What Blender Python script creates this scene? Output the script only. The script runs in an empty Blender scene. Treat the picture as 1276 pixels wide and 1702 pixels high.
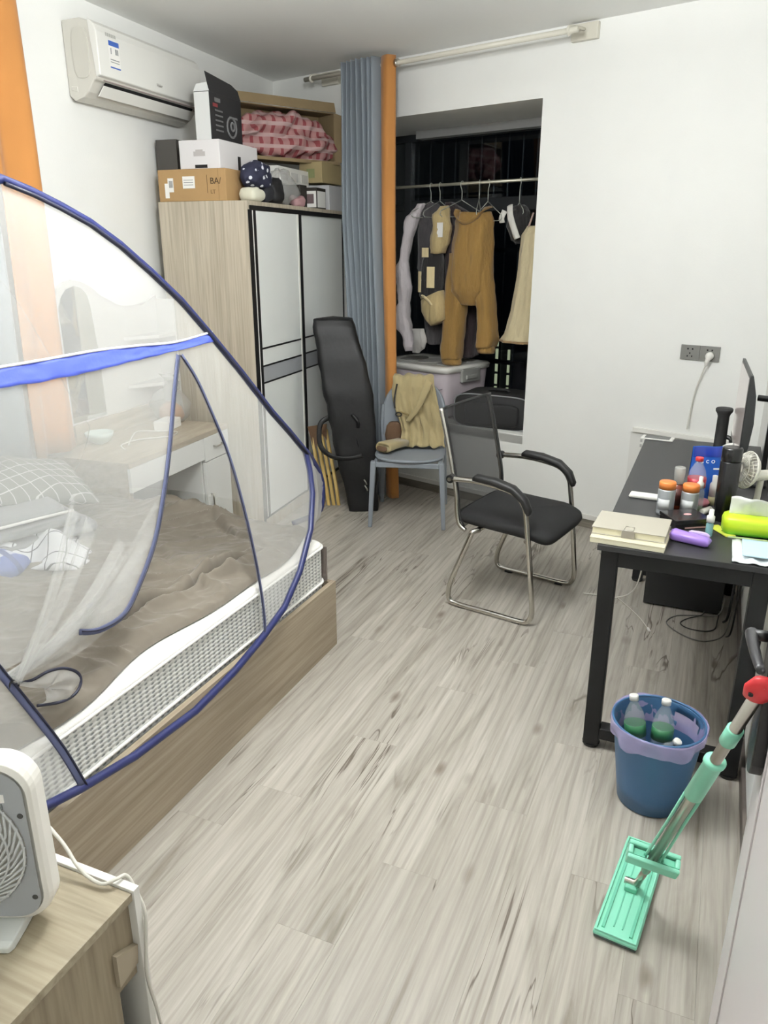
import bpy, bmesh, math, random
from mathutils import Vector as V, Matrix as M4, noise as NZ
from mathutils.geometry import tessellate_polygon
S = bpy.context.scene
C = S.collection
R = math.radians
random.seed(7)

# ------------------------------------------------------------------ camera, world, light, exposure
cam = bpy.data.objects.new('camera', bpy.data.cameras.new('camera')); C.objects.link(cam)
cam.location = (0, 0, 1.63); cam.rotation_euler = (R(90 - 18.98), 0, R(23.2157))
cam.data.sensor_fit = 'VERTICAL'; cam.data.sensor_height = 36; cam.data.lens = 1273 / 1702 * 36
cam.data.clip_start = .02
S.camera = cam
w = bpy.data.worlds.new('night'); S.world = w; w.use_nodes = True
w.node_tree.nodes['Background'].inputs[0].default_value = (.010, .013, .020, 1)
w.node_tree.nodes['Background'].inputs[1].default_value = 1
S.view_settings.view_transform = 'Standard'; S.view_settings.look = 'None'
S.view_settings.gamma = 1; S.view_settings.use_curve_mapping = False
S.view_settings.exposure = 0.0
LAMP = V((-.95, 1.88, 2.42))          # unseen pendant bowl, hung low and open-topped to throw light on the ceiling
la = bpy.data.lights.new('pendant_bulb', 'POINT'); la.shadow_soft_size = .14; la.energy = 205; la.color = (.965, .99, 1)
lo = bpy.data.objects.new('pendant_bulb', la); lo.location = LAMP; C.objects.link(lo)
lu = bpy.data.lights.new('added_ceiling_uplight', 'AREA'); lu.shape = 'DISK'; lu.size = .26; lu.energy = 150; lu.color = (.965, .99, 1)  # extra light added, aimed up to brighten the ceiling
lo = bpy.data.objects.new('added_ceiling_uplight', lu); lo.location = LAMP + V((0, 0, .145)); lo.rotation_euler = (math.pi, 0, 0); C.objects.link(lo)

# ------------------------------------------------------------------ helpers
def lin(h):
    h = h.lstrip('#'); o = []
    for i in (0, 2, 4):
        c = int(h[i:i + 2], 16) / 255
        o.append(c / 12.92 if c <= .04045 else ((c + .055) / 1.055) ** 2.4)
    return (*o, 1)

MC = {}
def nodes(name):
    m = bpy.data.materials.new(name); m.use_nodes = True
    nt = m.node_tree; return m, nt, nt.nodes['Principled BSDF']
def mat(name, col, rough=.5, metal=0, spec=.5, bump=0, bs=80, var=0, vs=6, alpha=1, trans=0, sheen=0, stretch=None, bd=.004):
    """plain procedural material: colour with soft noise variation and fine bump"""
    if name in MC: return MC[name]
    m, nt, p = nodes(name); c = lin(col)
    p.inputs['Base Color'].default_value = c; p.inputs['Roughness'].default_value = rough
    p.inputs['Metallic'].default_value = metal; p.inputs['Specular IOR Level'].default_value = spec
    p.inputs['Alpha'].default_value = alpha; p.inputs['Transmission Weight'].default_value = trans
    p.inputs['Sheen Weight'].default_value = sheen
    tc = nt.nodes.new('ShaderNodeTexCoord')
    vec = tc.outputs['Object']
    if stretch:
        mp = nt.nodes.new('ShaderNodeMapping'); mp.inputs['Scale'].default_value = stretch
        nt.links.new(vec, mp.inputs[0]); vec = mp.outputs[0]
    if var:
        n = nt.nodes.new('ShaderNodeTexNoise'); n.inputs['Scale'].default_value = vs; n.inputs['Detail'].default_value = 4
        nt.links.new(vec, n.inputs['Vector'])
        r = nt.nodes.new('ShaderNodeValToRGB'); e = r.color_ramp.elements
        e[0].position = .3; e[1].position = .7
        e[0].color = tuple(x * (1 - var) for x in c[:3]) + (1,); e[1].color = tuple(min(1, x * (1 + var)) for x in c[:3]) + (1,)
        nt.links.new(n.outputs[0], r.inputs[0]); nt.links.new(r.outputs[0], p.inputs['Base Color'])
    if bump:
        n2 = nt.nodes.new('ShaderNodeTexNoise'); n2.inputs['Scale'].default_value = bs; n2.inputs['Detail'].default_value = 3
        nt.links.new(vec, n2.inputs['Vector'])
        b = nt.nodes.new('ShaderNodeBump'); b.inputs['Strength'].default_value = bump; b.inputs['Distance'].default_value = bd
        nt.links.new(n2.outputs[0], b.inputs['Height']); nt.links.new(b.outputs[0], p.inputs['Normal'])
    MC[name] = m; return m

def woodmat(name, dark, light, scale=(30, 30, 2.2), rough=.5, fine=(90, 90, 3)):
    """laminate with grain running along the axis whose scale is small"""
    if name in MC: return MC[name]
    m, nt, p = nodes(name); L = nt.links
    tc = nt.nodes.new('ShaderNodeTexCoord')
    def nz(sc, det, dist):
        mp = nt.nodes.new('ShaderNodeMapping'); mp.inputs['Scale'].default_value = sc
        L.new(tc.outputs['Object'], mp.inputs[0])
        n = nt.nodes.new('ShaderNodeTexNoise'); n.inputs['Scale'].default_value = 1; n.inputs['Detail'].default_value = det
        n.inputs['Distortion'].default_value = dist; L.new(mp.outputs[0], n.inputs['Vector']); return n.outputs[0]
    a = nz(scale, 5, .6); b = nz(fine, 3, 0)
    mx = nt.nodes.new('ShaderNodeMath'); mx.operation = 'MULTIPLY_ADD'; mx.inputs[1].default_value = .6
    ml = nt.nodes.new('ShaderNodeMath'); ml.operation = 'MULTIPLY'; ml.inputs[1].default_value = .4
    L.new(b, ml.inputs[0]); L.new(a, mx.inputs[0]); L.new(ml.outputs[0], mx.inputs[2])
    r = nt.nodes.new('ShaderNodeValToRGB'); e = r.color_ramp.elements
    e[0].position = .36; e[0].color = lin(dark); e[1].position = .62; e[1].color = lin(light)
    L.new(mx.outputs[0], r.inputs[0]); L.new(r.outputs[0], p.inputs['Base Color'])
    p.inputs['Roughness'].default_value = rough
    MC[name] = m; return m

class B:
    """collects shapes in one bmesh; F is the frame (matrix) the coordinates are given in"""
    def __init__(s, F=None): s.bm = bmesh.new(); s.F = F
    def v(s, p): return s.bm.verts.new(p)
    def box(s, x0, x1, y0, y1, z0, z1, X=None):
        ps = [V((x, y, z)) for z in (z0, z1) for y in (y0, y1) for x in (x0, x1)]
        if X: ps = [X @ p for p in ps]
        q = [s.v(p) for p in ps]
        for f in ((0, 2, 3, 1), (4, 5, 7, 6), (0, 1, 5, 4), (2, 6, 7, 3), (0, 4, 6, 2), (1, 3, 7, 5)):
            s.bm.faces.new([q[i] for i in f])
        return s
    def ring(s, pts): return [s.v(p) for p in pts]
    def bridge(s, a, b, closed=True):
        n = len(a)
        for i in range(n if closed else n - 1):
            j = (i + 1) % n
            try: s.bm.faces.new((a[i], a[j], b[j], b[i]))
            except ValueError: pass
    def loft(s, rings, cap=True, loop=False):
        rs = [s.ring(r) for r in rings]
        for a, b in zip(rs, rs[1:]): s.bridge(a, b)
        if loop: s.bridge(rs[-1], rs[0])
        elif cap: s.bm.faces.new(rs[0][::-1]); s.bm.faces.new(rs[-1])
        return s
    def tube(s, pts, r, seg=8, closed=False, sm=0, flat=None):
        pts = [V(p) for p in pts]
        if sm: pts = smooth(pts, sm, closed)
        n = len(pts); rr = r if isinstance(r, (list, tuple)) else [r] * n
        if len(rr) != n: rr = [rr[0] + (rr[-1] - rr[0]) * i / (n - 1) for i in range(n)]
        rings = []; up = None
        for i, p in enumerate(pts):
            a = pts[(i - 1) % n] if (closed or i) else p; b = pts[(i + 1) % n] if (closed or i < n - 1) else p
            t = (b - a).normalized()
            if up is None:
                up = t.orthogonal().normalized() if flat is None else (V(flat) - t * t.dot(V(flat))).normalized()
            else:
                up = (up - t * up.dot(t))
                up = up.normalized() if up.length > 1e-6 else t.orthogonal().normalized()
            if flat is not None: up = (V(flat) - t * t.dot(V(flat))).normalized()
            sd = t.cross(up); k = .3 if flat is not None else 1
            rings.append([p + (up * math.cos(q) * k + sd * math.sin(q)) * rr[i] for q in [2 * math.pi * j / seg for j in range(seg)]])
        return s.loft(rings, True, closed)
    def cyl(s, p0, p1, r0, r1=None, seg=20): return s.tube([p0, p1], [r0, r0 if r1 is None else r1], seg)
    def lathe(s, prof, o=(0, 0, 0), seg=24, X=None, sq=1.0, sy=1.0):
        rings = []
        for r, z in prof:
            rg = []
            for j in range(seg):
                a = 2 * math.pi * j / seg
                p = V((r * math.cos(a), r * sy * math.sin(a), z))
                rg.append((X @ p if X else p) + V(o))
            rings.append(rg)
        return s.loft(rings)
    def prism(s, poly, fn, t0, t1):
        a = [s.v(fn(x, y, t0)) for x, y in poly]; b = [s.v(fn(x, y, t1)) for x, y in poly]
        f1 = s.bm.faces.new(a[::-1]); f2 = s.bm.faces.new(b); s.bridge(a, b)
        if len(poly) > 4: bmesh.ops.triangulate(s.bm, faces=[f1, f2])
        return s
    def grid(s, nu, nv, fn, closed=False):
        g = [[s.v(fn(i / (nu - 1), j / (nv - 1))) for i in range(nu)] for j in range(nv)]
        for a, b in zip(g, g[1:]): s.bridge(a, b, closed)
        return s
    def face(s, pts):
        f = s.bm.faces.new([s.v(p) for p in pts])
        if len(pts) > 4: bmesh.ops.triangulate(s.bm, faces=[f])
        return s
    def wrinkle(s, amp, sc, seed=0):
        s.bm.normal_update()
        for q in s.bm.verts:
            n = NZ.noise(V((q.co.x * sc + seed, q.co.y * sc, q.co.z * sc))) + .5 * NZ.noise(V((q.co.x * sc * 2.3 + seed, q.co.y * sc * 2.3, q.co.z * sc * 2.3)))
            q.co += q.normal * n * amp
        return s
    def done(s, name, m, parent=None, sm=False, bev=0, solid=0, sub=0, origin=None, rot=0, kind=None, label=None, recalc=True, seg=2):
        me = bpy.data.meshes.new(name)
        if recalc: bmesh.ops.recalc_face_normals(s.bm, faces=s.bm.faces)
        if s.F: s.bm.transform(s.F)
        s.bm.to_mesh(me); s.bm.free()
        if s.F and s.F.determinant() < 0: me.flip_normals()
        for mm in (m if isinstance(m, (list, tuple)) else [m]): me.materials.append(mm)
        o = bpy.data.objects.new(name, me); C.objects.link(o)
        if parent is not None:
            o.parent = parent; W = WM[parent.name]
        else: W = M4.Translation(origin or (0, 0, 0)) @ M4.Rotation(rot, 4, 'Z')
        me.transform(W.inverted()); WM[o.name] = W
        if parent is None: o.matrix_basis = W
        if sm:
            for f in me.polygons: f.use_smooth = True
        if solid:
            d = o.modifiers.new('thickness', 'SOLIDIFY'); d.thickness = abs(solid); d.offset = 0 if solid > 0 else -1
        if bev:
            d = o.modifiers.new('bevel', 'BEVEL'); d.width = bev; d.segments = seg; d.limit_method = 'ANGLE'; d.angle_limit = R(35)
            if sm: d.harden_normals = False
        if sub: d = o.modifiers.new('smooth', 'SUBSURF'); d.levels = sub; d.render_levels = sub
        if kind: o['kind'] = kind
        if label: o['label'] = label
        return o
WM = {}
def smooth(p, n, closed=False):
    out = []; N = len(p)
    for i in range(N if closed else N - 1):
        g = lambda k: p[k % N] if closed else p[max(0, min(N - 1, k))]
        a, b, c, d = g(i - 1), g(i), g(i + 1), g(i + 2)
        for k in range(n):
            t = k / n
            out.append(.5 * ((2 * b) + (c - a) * t + (2 * a - 5 * b + 4 * c - d) * t * t + (3 * b - a - 3 * c + d) * t ** 3))
    if not closed: out.append(p[-1])
    return out
def tag(o, label, cat, group=None):
    o['label'] = label; o['category'] = cat
    if group: o['group'] = group
    return o
def thing(name, label, cat, loc=(0, 0, 0), rot=0, group=None):
    o = bpy.data.objects.new(name, None); C.objects.link(o); o.empty_display_size = .1
    o.matrix_basis = M4.Translation(loc) @ M4.Rotation(rot, 4, 'Z'); WM[o.name] = o.matrix_basis.copy()
    return tag(o, label, cat, group)
def holder(name, loc=(0, 0, 0), rot=0):
    o = bpy.data.objects.new(name, None); C.objects.link(o); o['kind'] = 'structure'
    o.matrix_basis = M4.Translation(loc) @ M4.Rotation(rot, 4, 'Z'); WM[o.name] = o.matrix_basis.copy(); return o
def frame(o, ang): return M4.Translation(o) @ M4.Rotation(ang, 4, 'Z')
def oval(c, ax, ay, a, b, n=16, p=2.0, ph=0, amp=0, k=5):
    """closed superellipse ring with folds"""
    out = []
    for j in range(n):
        q = 2 * math.pi * j / n; cs, sn = math.cos(q), math.sin(q)
        f = 1 + amp * math.sin(k * q + ph)
        out.append(V(c) + V(ax) * (a * math.copysign(abs(cs) ** (2 / p), cs) * f) + V(ay) * (b * math.copysign(abs(sn) ** (2 / p), sn) * f))
    return out
def text(body, size, X, m, parent, name='lettering', depth=.0006, align='CENTER'):
    cu = bpy.data.curves.new('t', 'FONT'); cu.body = body; cu.size = size; cu.extrude = depth; cu.align_x = align; cu.align_y = 'CENTER'
    t = bpy.data.objects.new('t', cu); C.objects.link(t)
    me = bpy.data.meshes.new_from_object(t.evaluated_get(bpy.context.evaluated_depsgraph_get()))
    bpy.data.objects.remove(t); bpy.data.curves.remove(cu)
    me.name = name; me.transform(X); me.transform(WM[parent.name].inverted()); me.materials.clear(); me.materials.append(m)
    o = bpy.data.objects.new(name, me); C.objects.link(o); o.parent = parent; WM[o.name] = WM[parent.name]; return o
def panel_frame(o, right, up):
    """matrix whose x is right, y is up, z the outward normal"""
    r = V(right).normalized(); u = V(up).normalized(); n = r.cross(u)
    return M4(((r.x, u.x, n.x, o[0]), (r.y, u.y, n.y, o[1]), (r.z, u.z, n.z, o[2]), (0, 0, 0, 1)))

# frames of the room: back wall (u along, off beyond the wall, z), left wall (w into the room, v along, z), wardrobe (d, l, z)
AB = R(-16.244); BD = V((math.cos(AB), math.sin(AB), 0)); BN = V((-math.sin(AB), math.cos(AB), 0))
FB = frame(BN * 4.235, AB)
AL = R(4.496); CORNER = V((-3.145, 5.327, 0))
FL = frame(CORNER, AL); LN = V((math.cos(AL), math.sin(AL), 0)); LD = V((-math.sin(AL), math.cos(AL), 0))
W0 = V((-2.383, 3.724, 0)); FW = frame(W0, AL)
HC = 2.75
XR = .255      # right wall

# ------------------------------------------------------------------ common materials
wall_m = mat('white_plaster', 'efefeb', .85, spec=.2, bump=.12, bs=140, var=.015, vs=3)
ceil_m = mat('ceiling_plaster', 'f8f8f5', .9, spec=.1, bump=.1, bs=120)
white_p = mat('white_plastic', 'eceae4', .35)
offw = mat('warm_white_plastic', 'dedbd0', .4)
black_m = mat('black_paint', '121213', .5, spec=.35)
black_p = mat('black_plastic', '121213', .4)
chrome = mat('chrome', 'c9c6bf', .16, metal=1)
steel = mat('brushed_steel', 'b9b5ab', .28, metal=1)
dark_rec = mat('dark_recess', '0d0c0c', .9)
paper_w = mat('white_paper', 'efede8', .7)
print_k = mat('black_print', '1d1b1a', .7)

# ------------------------------------------------------------------ floor: base slab and laminate planks
ROOM = [(-2.68, -.6), (XR, -.6), (XR, 4.337), (-3.145, 5.327)]
def floor_material():
    m, nt, p = nodes('grey_oak_laminate'); L = nt.links; N = nt.nodes.new
    tc = N('ShaderNodeTexCoord'); oi = N('ShaderNodeObjectInfo')
    off = N('ShaderNodeVectorMath'); off.operation = 'SCALE'; L.new(oi.outputs['Random'], off.inputs['Scale']); off.inputs[0].default_value = (37, 53, 11)
    ad = N('ShaderNodeVectorMath'); L.new(tc.outputs['Object'], ad.inputs[0]); L.new(off.outputs[0], ad.inputs[1])
    def nz(sc, det, dist, rough=.55):
        mp = N('ShaderNodeMapping'); mp.inputs['Scale'].default_value = sc; L.new(ad.outputs[0], mp.inputs[0])
        n = N('ShaderNodeTexNoise'); n.inputs['Scale'].default_value = 1; n.inputs['Detail'].default_value = det
        n.inputs['Roughness'].default_value = rough; n.inputs['Distortion'].default_value = dist
        L.new(mp.outputs[0], n.inputs['Vector']); return n.outputs[0]
    def ramp(src, stops):
        r = N('ShaderNodeValToRGB'); e = r.color_ramp.elements
        while len(e) < len(stops): e.new(.5)
        for q, (pos, c) in zip(e, stops): q.position = pos; q.color = c if len(c) == 4 else (*c, 1)
        L.new(src, r.inputs[0]); return r.outputs[0]
    def mix(kind, fac, a, b):
        x = N('ShaderNodeMix'); x.data_type = 'RGBA'; x.blend_type = kind
        if isinstance(fac, (int, float)): x.inputs[0].default_value = fac
        else: L.new(fac, x.inputs[0])
        for s_, q in ((6, a), (7, b)):
            if isinstance(q, tuple): x.inputs[s_].default_value = q
            else: L.new(q, x.inputs[s_])
        return x.outputs[2]
    g = nz((17, 1.25, 1), 8, 1.1, .62)
    base = ramp(g, [(.28, lin('8b857a')), (.43, lin('a8a298')), (.56, lin('b4aea4')), (.74, lin('c2bdb3'))])
    fine = ramp(nz((150, 3.5, 1), 3, 0), [(.3, (.80, .78, .76)), (.62, (1, 1, 1))])
    c1 = mix('MULTIPLY', .6, base, fine)
    # growth-ring figure
    wv = N('ShaderNodeTexWave'); wv.inputs['Scale'].default_value = 1; wv.inputs['Distortion'].default_value = 7; wv.inputs['Detail'].default_value = 3; wv.inputs['Detail Scale'].default_value = 1.2
    mp = N('ShaderNodeMapping'); mp.inputs['Scale'].default_value = (9, .8, 1); L.new(ad.outputs[0], mp.inputs[0]); L.new(mp.outputs[0], wv.inputs['Vector'])
    c2 = mix('MULTIPLY', .35, c1, ramp(wv.outputs['Fac'], [(0, (.62, .6, .57)), (.3, (1, 1, 1)), (1, (1, 1, 1))]))
    # cracks: the thin zero line of a stretched noise, only in places
    cr = nz((9, .75, 1), 3, 1.6)
    line = ramp(cr, [(.480, (0, 0, 0)), (.497, (1, 1, 1)), (.503, (1, 1, 1)), (.520, (0, 0, 0))])
    place = ramp(nz((3.5, 1.5, 1), 2, 0), [(.52, (0, 0, 0)), (.62, (.95, .95, .95))])
    mk = N('ShaderNodeMath'); mk.operation = 'MULTIPLY'; L.new(line, mk.inputs[0]); L.new(place, mk.inputs[1])
    c2 = mix('MULTIPLY', .8, c2, ramp(nz((13, .8, 1), 4, 1.2), [(.30, (.66, .64, .61)), (.42, (1, 1, 1))]))
    c3 = mix('MIX', mk.outputs[0], c2, lin('5a5046'))
    # knots
    vo = N('ShaderNodeTexVoronoi'); vo.inputs['Scale'].default_value = 1
    mp2 = N('ShaderNodeMapping'); mp2.inputs['Scale'].default_value = (7, 3.0, 1); L.new(ad.outputs[0], mp2.inputs[0]); L.new(mp2.outputs[0], vo.inputs['Vector'])
    kn = ramp(vo.outputs['Distance'], [(.04, (1, 1, 1)), (.16, (0, 0, 0))])
    km = ramp(nz((2, 1, 1), 1, 0), [(.44, (0, 0, 0)), (.54, (.85, .85, .85))])
    mk2 = N('ShaderNodeMath'); mk2.operation = 'MULTIPLY'; L.new(kn, mk2.inputs[0]); L.new(km, mk2.inputs[1])
    c4 = mix('MIX', mk2.outputs[0], c3, lin('6d6256'))
    hs = N('ShaderNodeHueSaturation'); L.new(c4, hs.inputs['Color'])
    mr = N('ShaderNodeMapRange'); mr.inputs[3].default_value = .89; mr.inputs[4].default_value = 1.03; L.new(oi.outputs['Random'], mr.inputs[0]); L.new(mr.outputs[0], hs.inputs['Value'])
    L.new(hs.outputs[0], p.inputs['Base Color']); p.inputs['Roughness'].default_value = .42; p.inputs['Specular IOR Level'].default_value = .35
    b = N('ShaderNodeBump'); b.inputs['Strength'].default_value = .12; b.inputs['Distance'].default_value = .002; L.new(g, b.inputs['Height']); L.new(b.outputs[0], p.inputs['Normal'])
    return m
floor_m = floor_material()
floor = B().prism(ROOM, lambda x, y, t: V((x, y, t)), -.08, -.006).done('floor', mat('floor_underlay', '6b6459', .9), kind='structure')
def clip(poly, conv):
    for i in range(len(conv)):
        a, b = V((*conv[i], 0)), V((*conv[(i + 1) % len(conv)], 0)); e = b - a; out = []
        sd = lambda p: e.x * (p[1] - a.y) - e.y * (p[0] - a.x)
        for j in range(len(poly)):
            p, q = poly[j], poly[(j + 1) % len(poly)]; s0, s1 = sd(p), sd(q)
            if s0 >= 0: out.append(p)
            if (s0 >= 0) != (s1 >= 0):
                t = s0 / (s0 - s1); out.append((p[0] + (q[0] - p[0]) * t, p[1] + (q[1] - p[1]) * t))
        poly = out
        if not poly: break
    return poly
PWD, PLN = .165, 1.22
starts = {0: 1.28, 1: 1.574, 2: .70, 3: 1.10, 4: .52, 5: 1.42, -1: .86, -2: 1.72, -3: .30}
for k in range(-15, 8):
    x0 = -.845 + k * PWD
    y0 = starts.get(k, random.uniform(0, 1.2)) - PLN * 3
    while y0 < 5.4:
        g = .0002
        P = clip([(x0 + g, y0 + g), (x0 + PWD - g, y0 + g), (x0 + PWD - g, y0 + PLN - g), (x0 + g, y0 + PLN - g)], ROOM)
        if len(P) >= 3:
            ar = abs(sum(P[i][0] * P[(i + 1) % len(P)][1] - P[(i + 1) % len(P)][0] * P[i][1] for i in range(len(P)))) / 2
            if ar > .002: B().prism(P, lambda x, y, t: V((x, y, t)), -.006, 0).done('plank', floor_m, floor)
        y0 += PLN

# ------------------------------------------------------------------ walls and ceiling
WU0, WU1, WZ0, WZ1 = -3.80, -2.345, .508, 2.42       # window opening in the back wall
b = B(FB); T = .12
b.box(-4.70, WU0, 0, T, -.05, HC); b.box(WU1, -.80, 0, T, -.05, HC); b.box(WU0, WU1, 0, T, WZ1, HC); b.box(WU0, WU1, 0, T, -.05, WZ0)
b.done('wall_back', wall_m, kind='structure')
B(FL).box(-.12, 0, -6.3, .12, -.05, HC).done('wall_left', wall_m, kind='structure')
B().box(XR, XR + .12, -.7, 4.42, -.05, HC).done('wall_right', wall_m, kind='structure')
B().box(-2.9, XR + .12, -.72, -.6, -.05, HC).done('wall_front', wall_m, kind='structure')
B().prism([(-2.85, -.75), (XR + .13, -.75), (XR + .13, 4.45), (-3.35, 5.6)], lambda x, y, t: V((x, y, t)), HC, HC + .1).done('ceiling', ceil_m, kind='structure')
base_g = woodmat('grey_wood_skirting', '6d675c', '8d867a', (3, 3, 40), .5, (8, 8, 90))
bb = B(FB).box(-4.40, -.97, -.012, -.0005, 0, .055).done('baseboard_back', base_g, kind='structure')
B(FB).box(-4.40, -.97, -.018, -.0005, .055, .085).done('cap_strip', mat('white_skirting', 'e6e4de', .5), bb, bev=.003)
B().box(XR - .012, XR - .0005, -.55, 4.3, 0, .055).done('baseboard_right', woodmat('shaded_skirting', '4b4440', '6b625b', (3, 3, 40), .5, (8, 8, 90)), kind='structure')  # skirting coloured darker and browner for the shade and reflections on it
B(FL).box(.0005, .012, -5.9, -.06, 0, .085).done('baseboard_left', base_g, kind='structure')

# bay behind the opening: sill, soffit, sides
bay_m = mat('bay_plaster', 'efefeb', .85)
BDp = .80; BU0 = -4.15
B(FB).prism([(WU0, 0), (WU1, 0), (WU1, BDp), (BU0, BDp), (BU0, T), (WU0, T)], lambda x, y, t: V((x, y, t)), WZ0 - .06, WZ0 - .008).done('trim_1', mat('stone_sill', 'c9c6c0', .35, var=.1, vs=20), kind='structure')
b = B(FB); b.box(BU0 - .06, WU1 + .05, T, BDp, WZ1, WZ1 + .06); b.box(BU0 - .06, BU0, T, BDp, WZ0 - .06, WZ1); b.box(WU1, WU1 + .05, T, BDp, WZ0 - .06, WZ1)
b.done('trim_2', bay_m, kind='structure')
B(FB).box(-3.66, WU1 - .005, .57, .65, WZ1 - .052, WZ1 - .001).done('trim_3', mat('grey_rail_paint', '9a9a98', .6), kind='structure')
win = holder('window_1', FB @ V((-3.07, .72, WZ0)), AB)
fr_m = mat('dark_window_frame', '2b2e31', .45)
b = B(FB); fo = .70
b.box(BU0, WU1, fo, fo + .05, WZ0, WZ0 + .05); b.box(BU0, WU1, fo, fo + .05, WZ1 - .05, WZ1)
b.box(BU0, BU0 + .05, fo, fo + .05, WZ0 + .05, WZ1 - .05); b.box(WU1 - .05, WU1, fo, fo + .05, WZ0 + .05, WZ1 - .05)
b.box(-3.86, -3.80, fo, fo + .05, WZ0 + .05, WZ1 - .05)
b.box(BU0 + .05, -3.86, fo, fo + .05, 1.90, 1.95); b.box(-3.80, WU1 - .05, fo, fo + .05, 1.88, 1.97)
b.done('window_frame', fr_m, win, bev=.004)
def pane_material():
    m, nt, p = nodes('window_glass'); nt.nodes.remove(p); L = nt.links
    out = nt.nodes['Material Output']; t = nt.nodes.new('ShaderNodeBsdfTransparent'); g = nt.nodes.new('ShaderNodeBsdfGlossy')
    t.inputs[0].default_value = (.78, .82, .84, 1); g.inputs['Roughness'].default_value = .01
    f = nt.nodes.new('ShaderNodeFresnel'); f.inputs[0].default_value = 1.5; x = nt.nodes.new('ShaderNodeMixShader')
    L.new(f.outputs[0], x.inputs[0]); L.new(t.outputs[0], x.inputs[1]); L.new(g.outputs[0], x.inputs[2]); L.new(x.outputs[0], out.inputs[0]); return m
glass_m = pane_material()
for (u0, u1, z0, z1) in ((BU0 + .05, -3.86, WZ0 + .05, 1.90), (BU0 + .05, -3.86, 1.95, WZ1 - .05), (-3.80, WU1 - .05, WZ0 + .05, 1.88), (-3.80, WU1 - .05, 1.97, WZ1 - .05)):
    B(FB).box(u0, u1, fo + .022, fo + .028, z0, z1).done('pane', glass_m, win)

# security grille outside and a neighbouring house at night
gr = thing('window_grille', 'dark metal security grille with upright bars outside the bay window', 'grille', FB @ V((-3.07, .95, .45)), AB)
gm = mat('grille_metal', '24262a', .5)
u = BU0
while u < WU1 + .02:
    B(FB).cyl((u, .95, .40), (u, .95, 2.45), .009, seg=8).done('bar', gm, gr); u += .115
for z in (.42, .80, 1.02, 1.62, 2.43): B(FB).box(BU0 - .02, WU1 + .04, .94, .96, z - .014, z + .014).done('rail', gm, gr)
for u_ in (BU0 - .03, WU1 + .02):
    for z in (.80, 1.62): B(FB).box(u_ - .012, u_ + .012, BDp + .0005, .9395, z - .012, z + .012).done('bracket', gm, gr)
nb = thing('neighbour_building', 'dark building facade at night behind the grille with narrow lit openings', 'building', FB @ V((-5, 6.0, -5)), AB)
B(FB).box(-11, 1, 6.0, 6.4, -5, 7).done('facade', mat('night_facade', '35373a', .9, var=.2, vs=1.5), nb)
glow, nt, p = nodes('lit_opening'); p.inputs['Base Color'].default_value = lin('cfd6a8'); p.inputs['Emission Color'].default_value = lin('e6ecc0'); p.inputs['Emission Strength'].default_value = .6
for (u0, z0) in ((-6.20, -.72), (-5.99, -.72)):
    for k in range(5 if u0 > -6.1 else 6):
        B(FB).box(u0, u0 + (.03 if u0 > -6.1 else .07), 5.97, 5.995, z0 + k * .19, z0 + k * .19 + .15).done('lit_window', glow, nb)

# ------------------------------------------------------------------ ceiling lamp (above the frame)
t = thing('pendant_lamp', 'round white glass pendant lamp hanging from the ceiling over the middle of the room', 'lamp', (LAMP.x, LAMP.y, HC))
B().lathe([(.02, HC - .0005), (.06, HC - .0005), (.06, HC - .02), (.02, HC - .028)], (LAMP.x, LAMP.y, 0), 24).done('ceiling_rose', white_p, t, sm=True)
B().cyl((LAMP.x, LAMP.y, LAMP.z + .15), (LAMP.x, LAMP.y, HC - .02), .006).done('stem', white_p, t)
dm, nt, p = nodes('lamp_glass'); p.inputs['Emission Color'].default_value = (1, .98, .95, 1); p.inputs['Emission Strength'].default_value = 3
B().lathe([(.125 * math.sin(math.pi * (.5 + k / 24)) + .001, LAMP.z + .06 + .14 * math.cos(math.pi * (.5 + k / 24))) for k in range(13)], (LAMP.x, LAMP.y, 0), 24).done('bowl', dm, t, sm=True)

# ------------------------------------------------------------------ air conditioner on the left wall
ac = thing('air_conditioner', 'white wall-mounted air conditioner with blue energy sticker above the wardrobe boxes', 'air conditioner', FL @ V((0, -2.18, 2.30)), AL)
A0, A1 = -2.18, -1.30
prof = [(.002, 2.315), (.002, 2.625), (.10, 2.63), (.155, 2.612), (.172, 2.585), (.176, 2.40), (.165, 2.375), (.145, 2.37), (.115, 2.325), (.085, 2.305), (.03, 2.29)]
ac_m = mat('aircon_white', 'e6e5df', .32); ac_s = mat('aircon_side', 'd2cfc6', .4)
B(FL).prism(prof, lambda x, z, t: V((x, t, z)), A0, A1).done('casing', ac_s, ac, bev=.006)
B(FL).prism([(.165, 2.385), (.192, 2.39), (.190, 2.57), (.178, 2.60), (.15, 2.622), (.145, 2.61)], lambda x, z, t: V((x, t, z)), A0 - .004, A1 + .004).done('front_panel', ac_m, ac, bev=.007, seg=3)
B(FL).prism([(.150, 2.366), (.158, 2.372), (.125, 2.320), (.117, 2.322)], lambda x, z, t: V((x, t, z)), A0 + .07, A1 - .05).done('air_outlet', dark_rec, ac)
B(FL).prism([(.160, 2.357), (.166, 2.354), (.130, 2.312), (.123, 2.314)], lambda x, z, t: V((x, t, z)), A0 + .05, A1 - .04).done('louver', ac_m, ac, bev=.002)
B(FL).tube([(.165, A0 + .05, 2.378), (.165, A1 - .04, 2.378)], .003).done('panel_groove', mat('grey_line', '9d8f8c', .6), ac)
B(FL).prism([(.02, 2.335), (.055, 2.325), (.055, 2.35), (.02, 2.352)], lambda x, z, t: V((x, t, z)), A0 - .003, A0 + .01).done('pipe_knockout', ac_s, ac, bev=.003)
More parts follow.
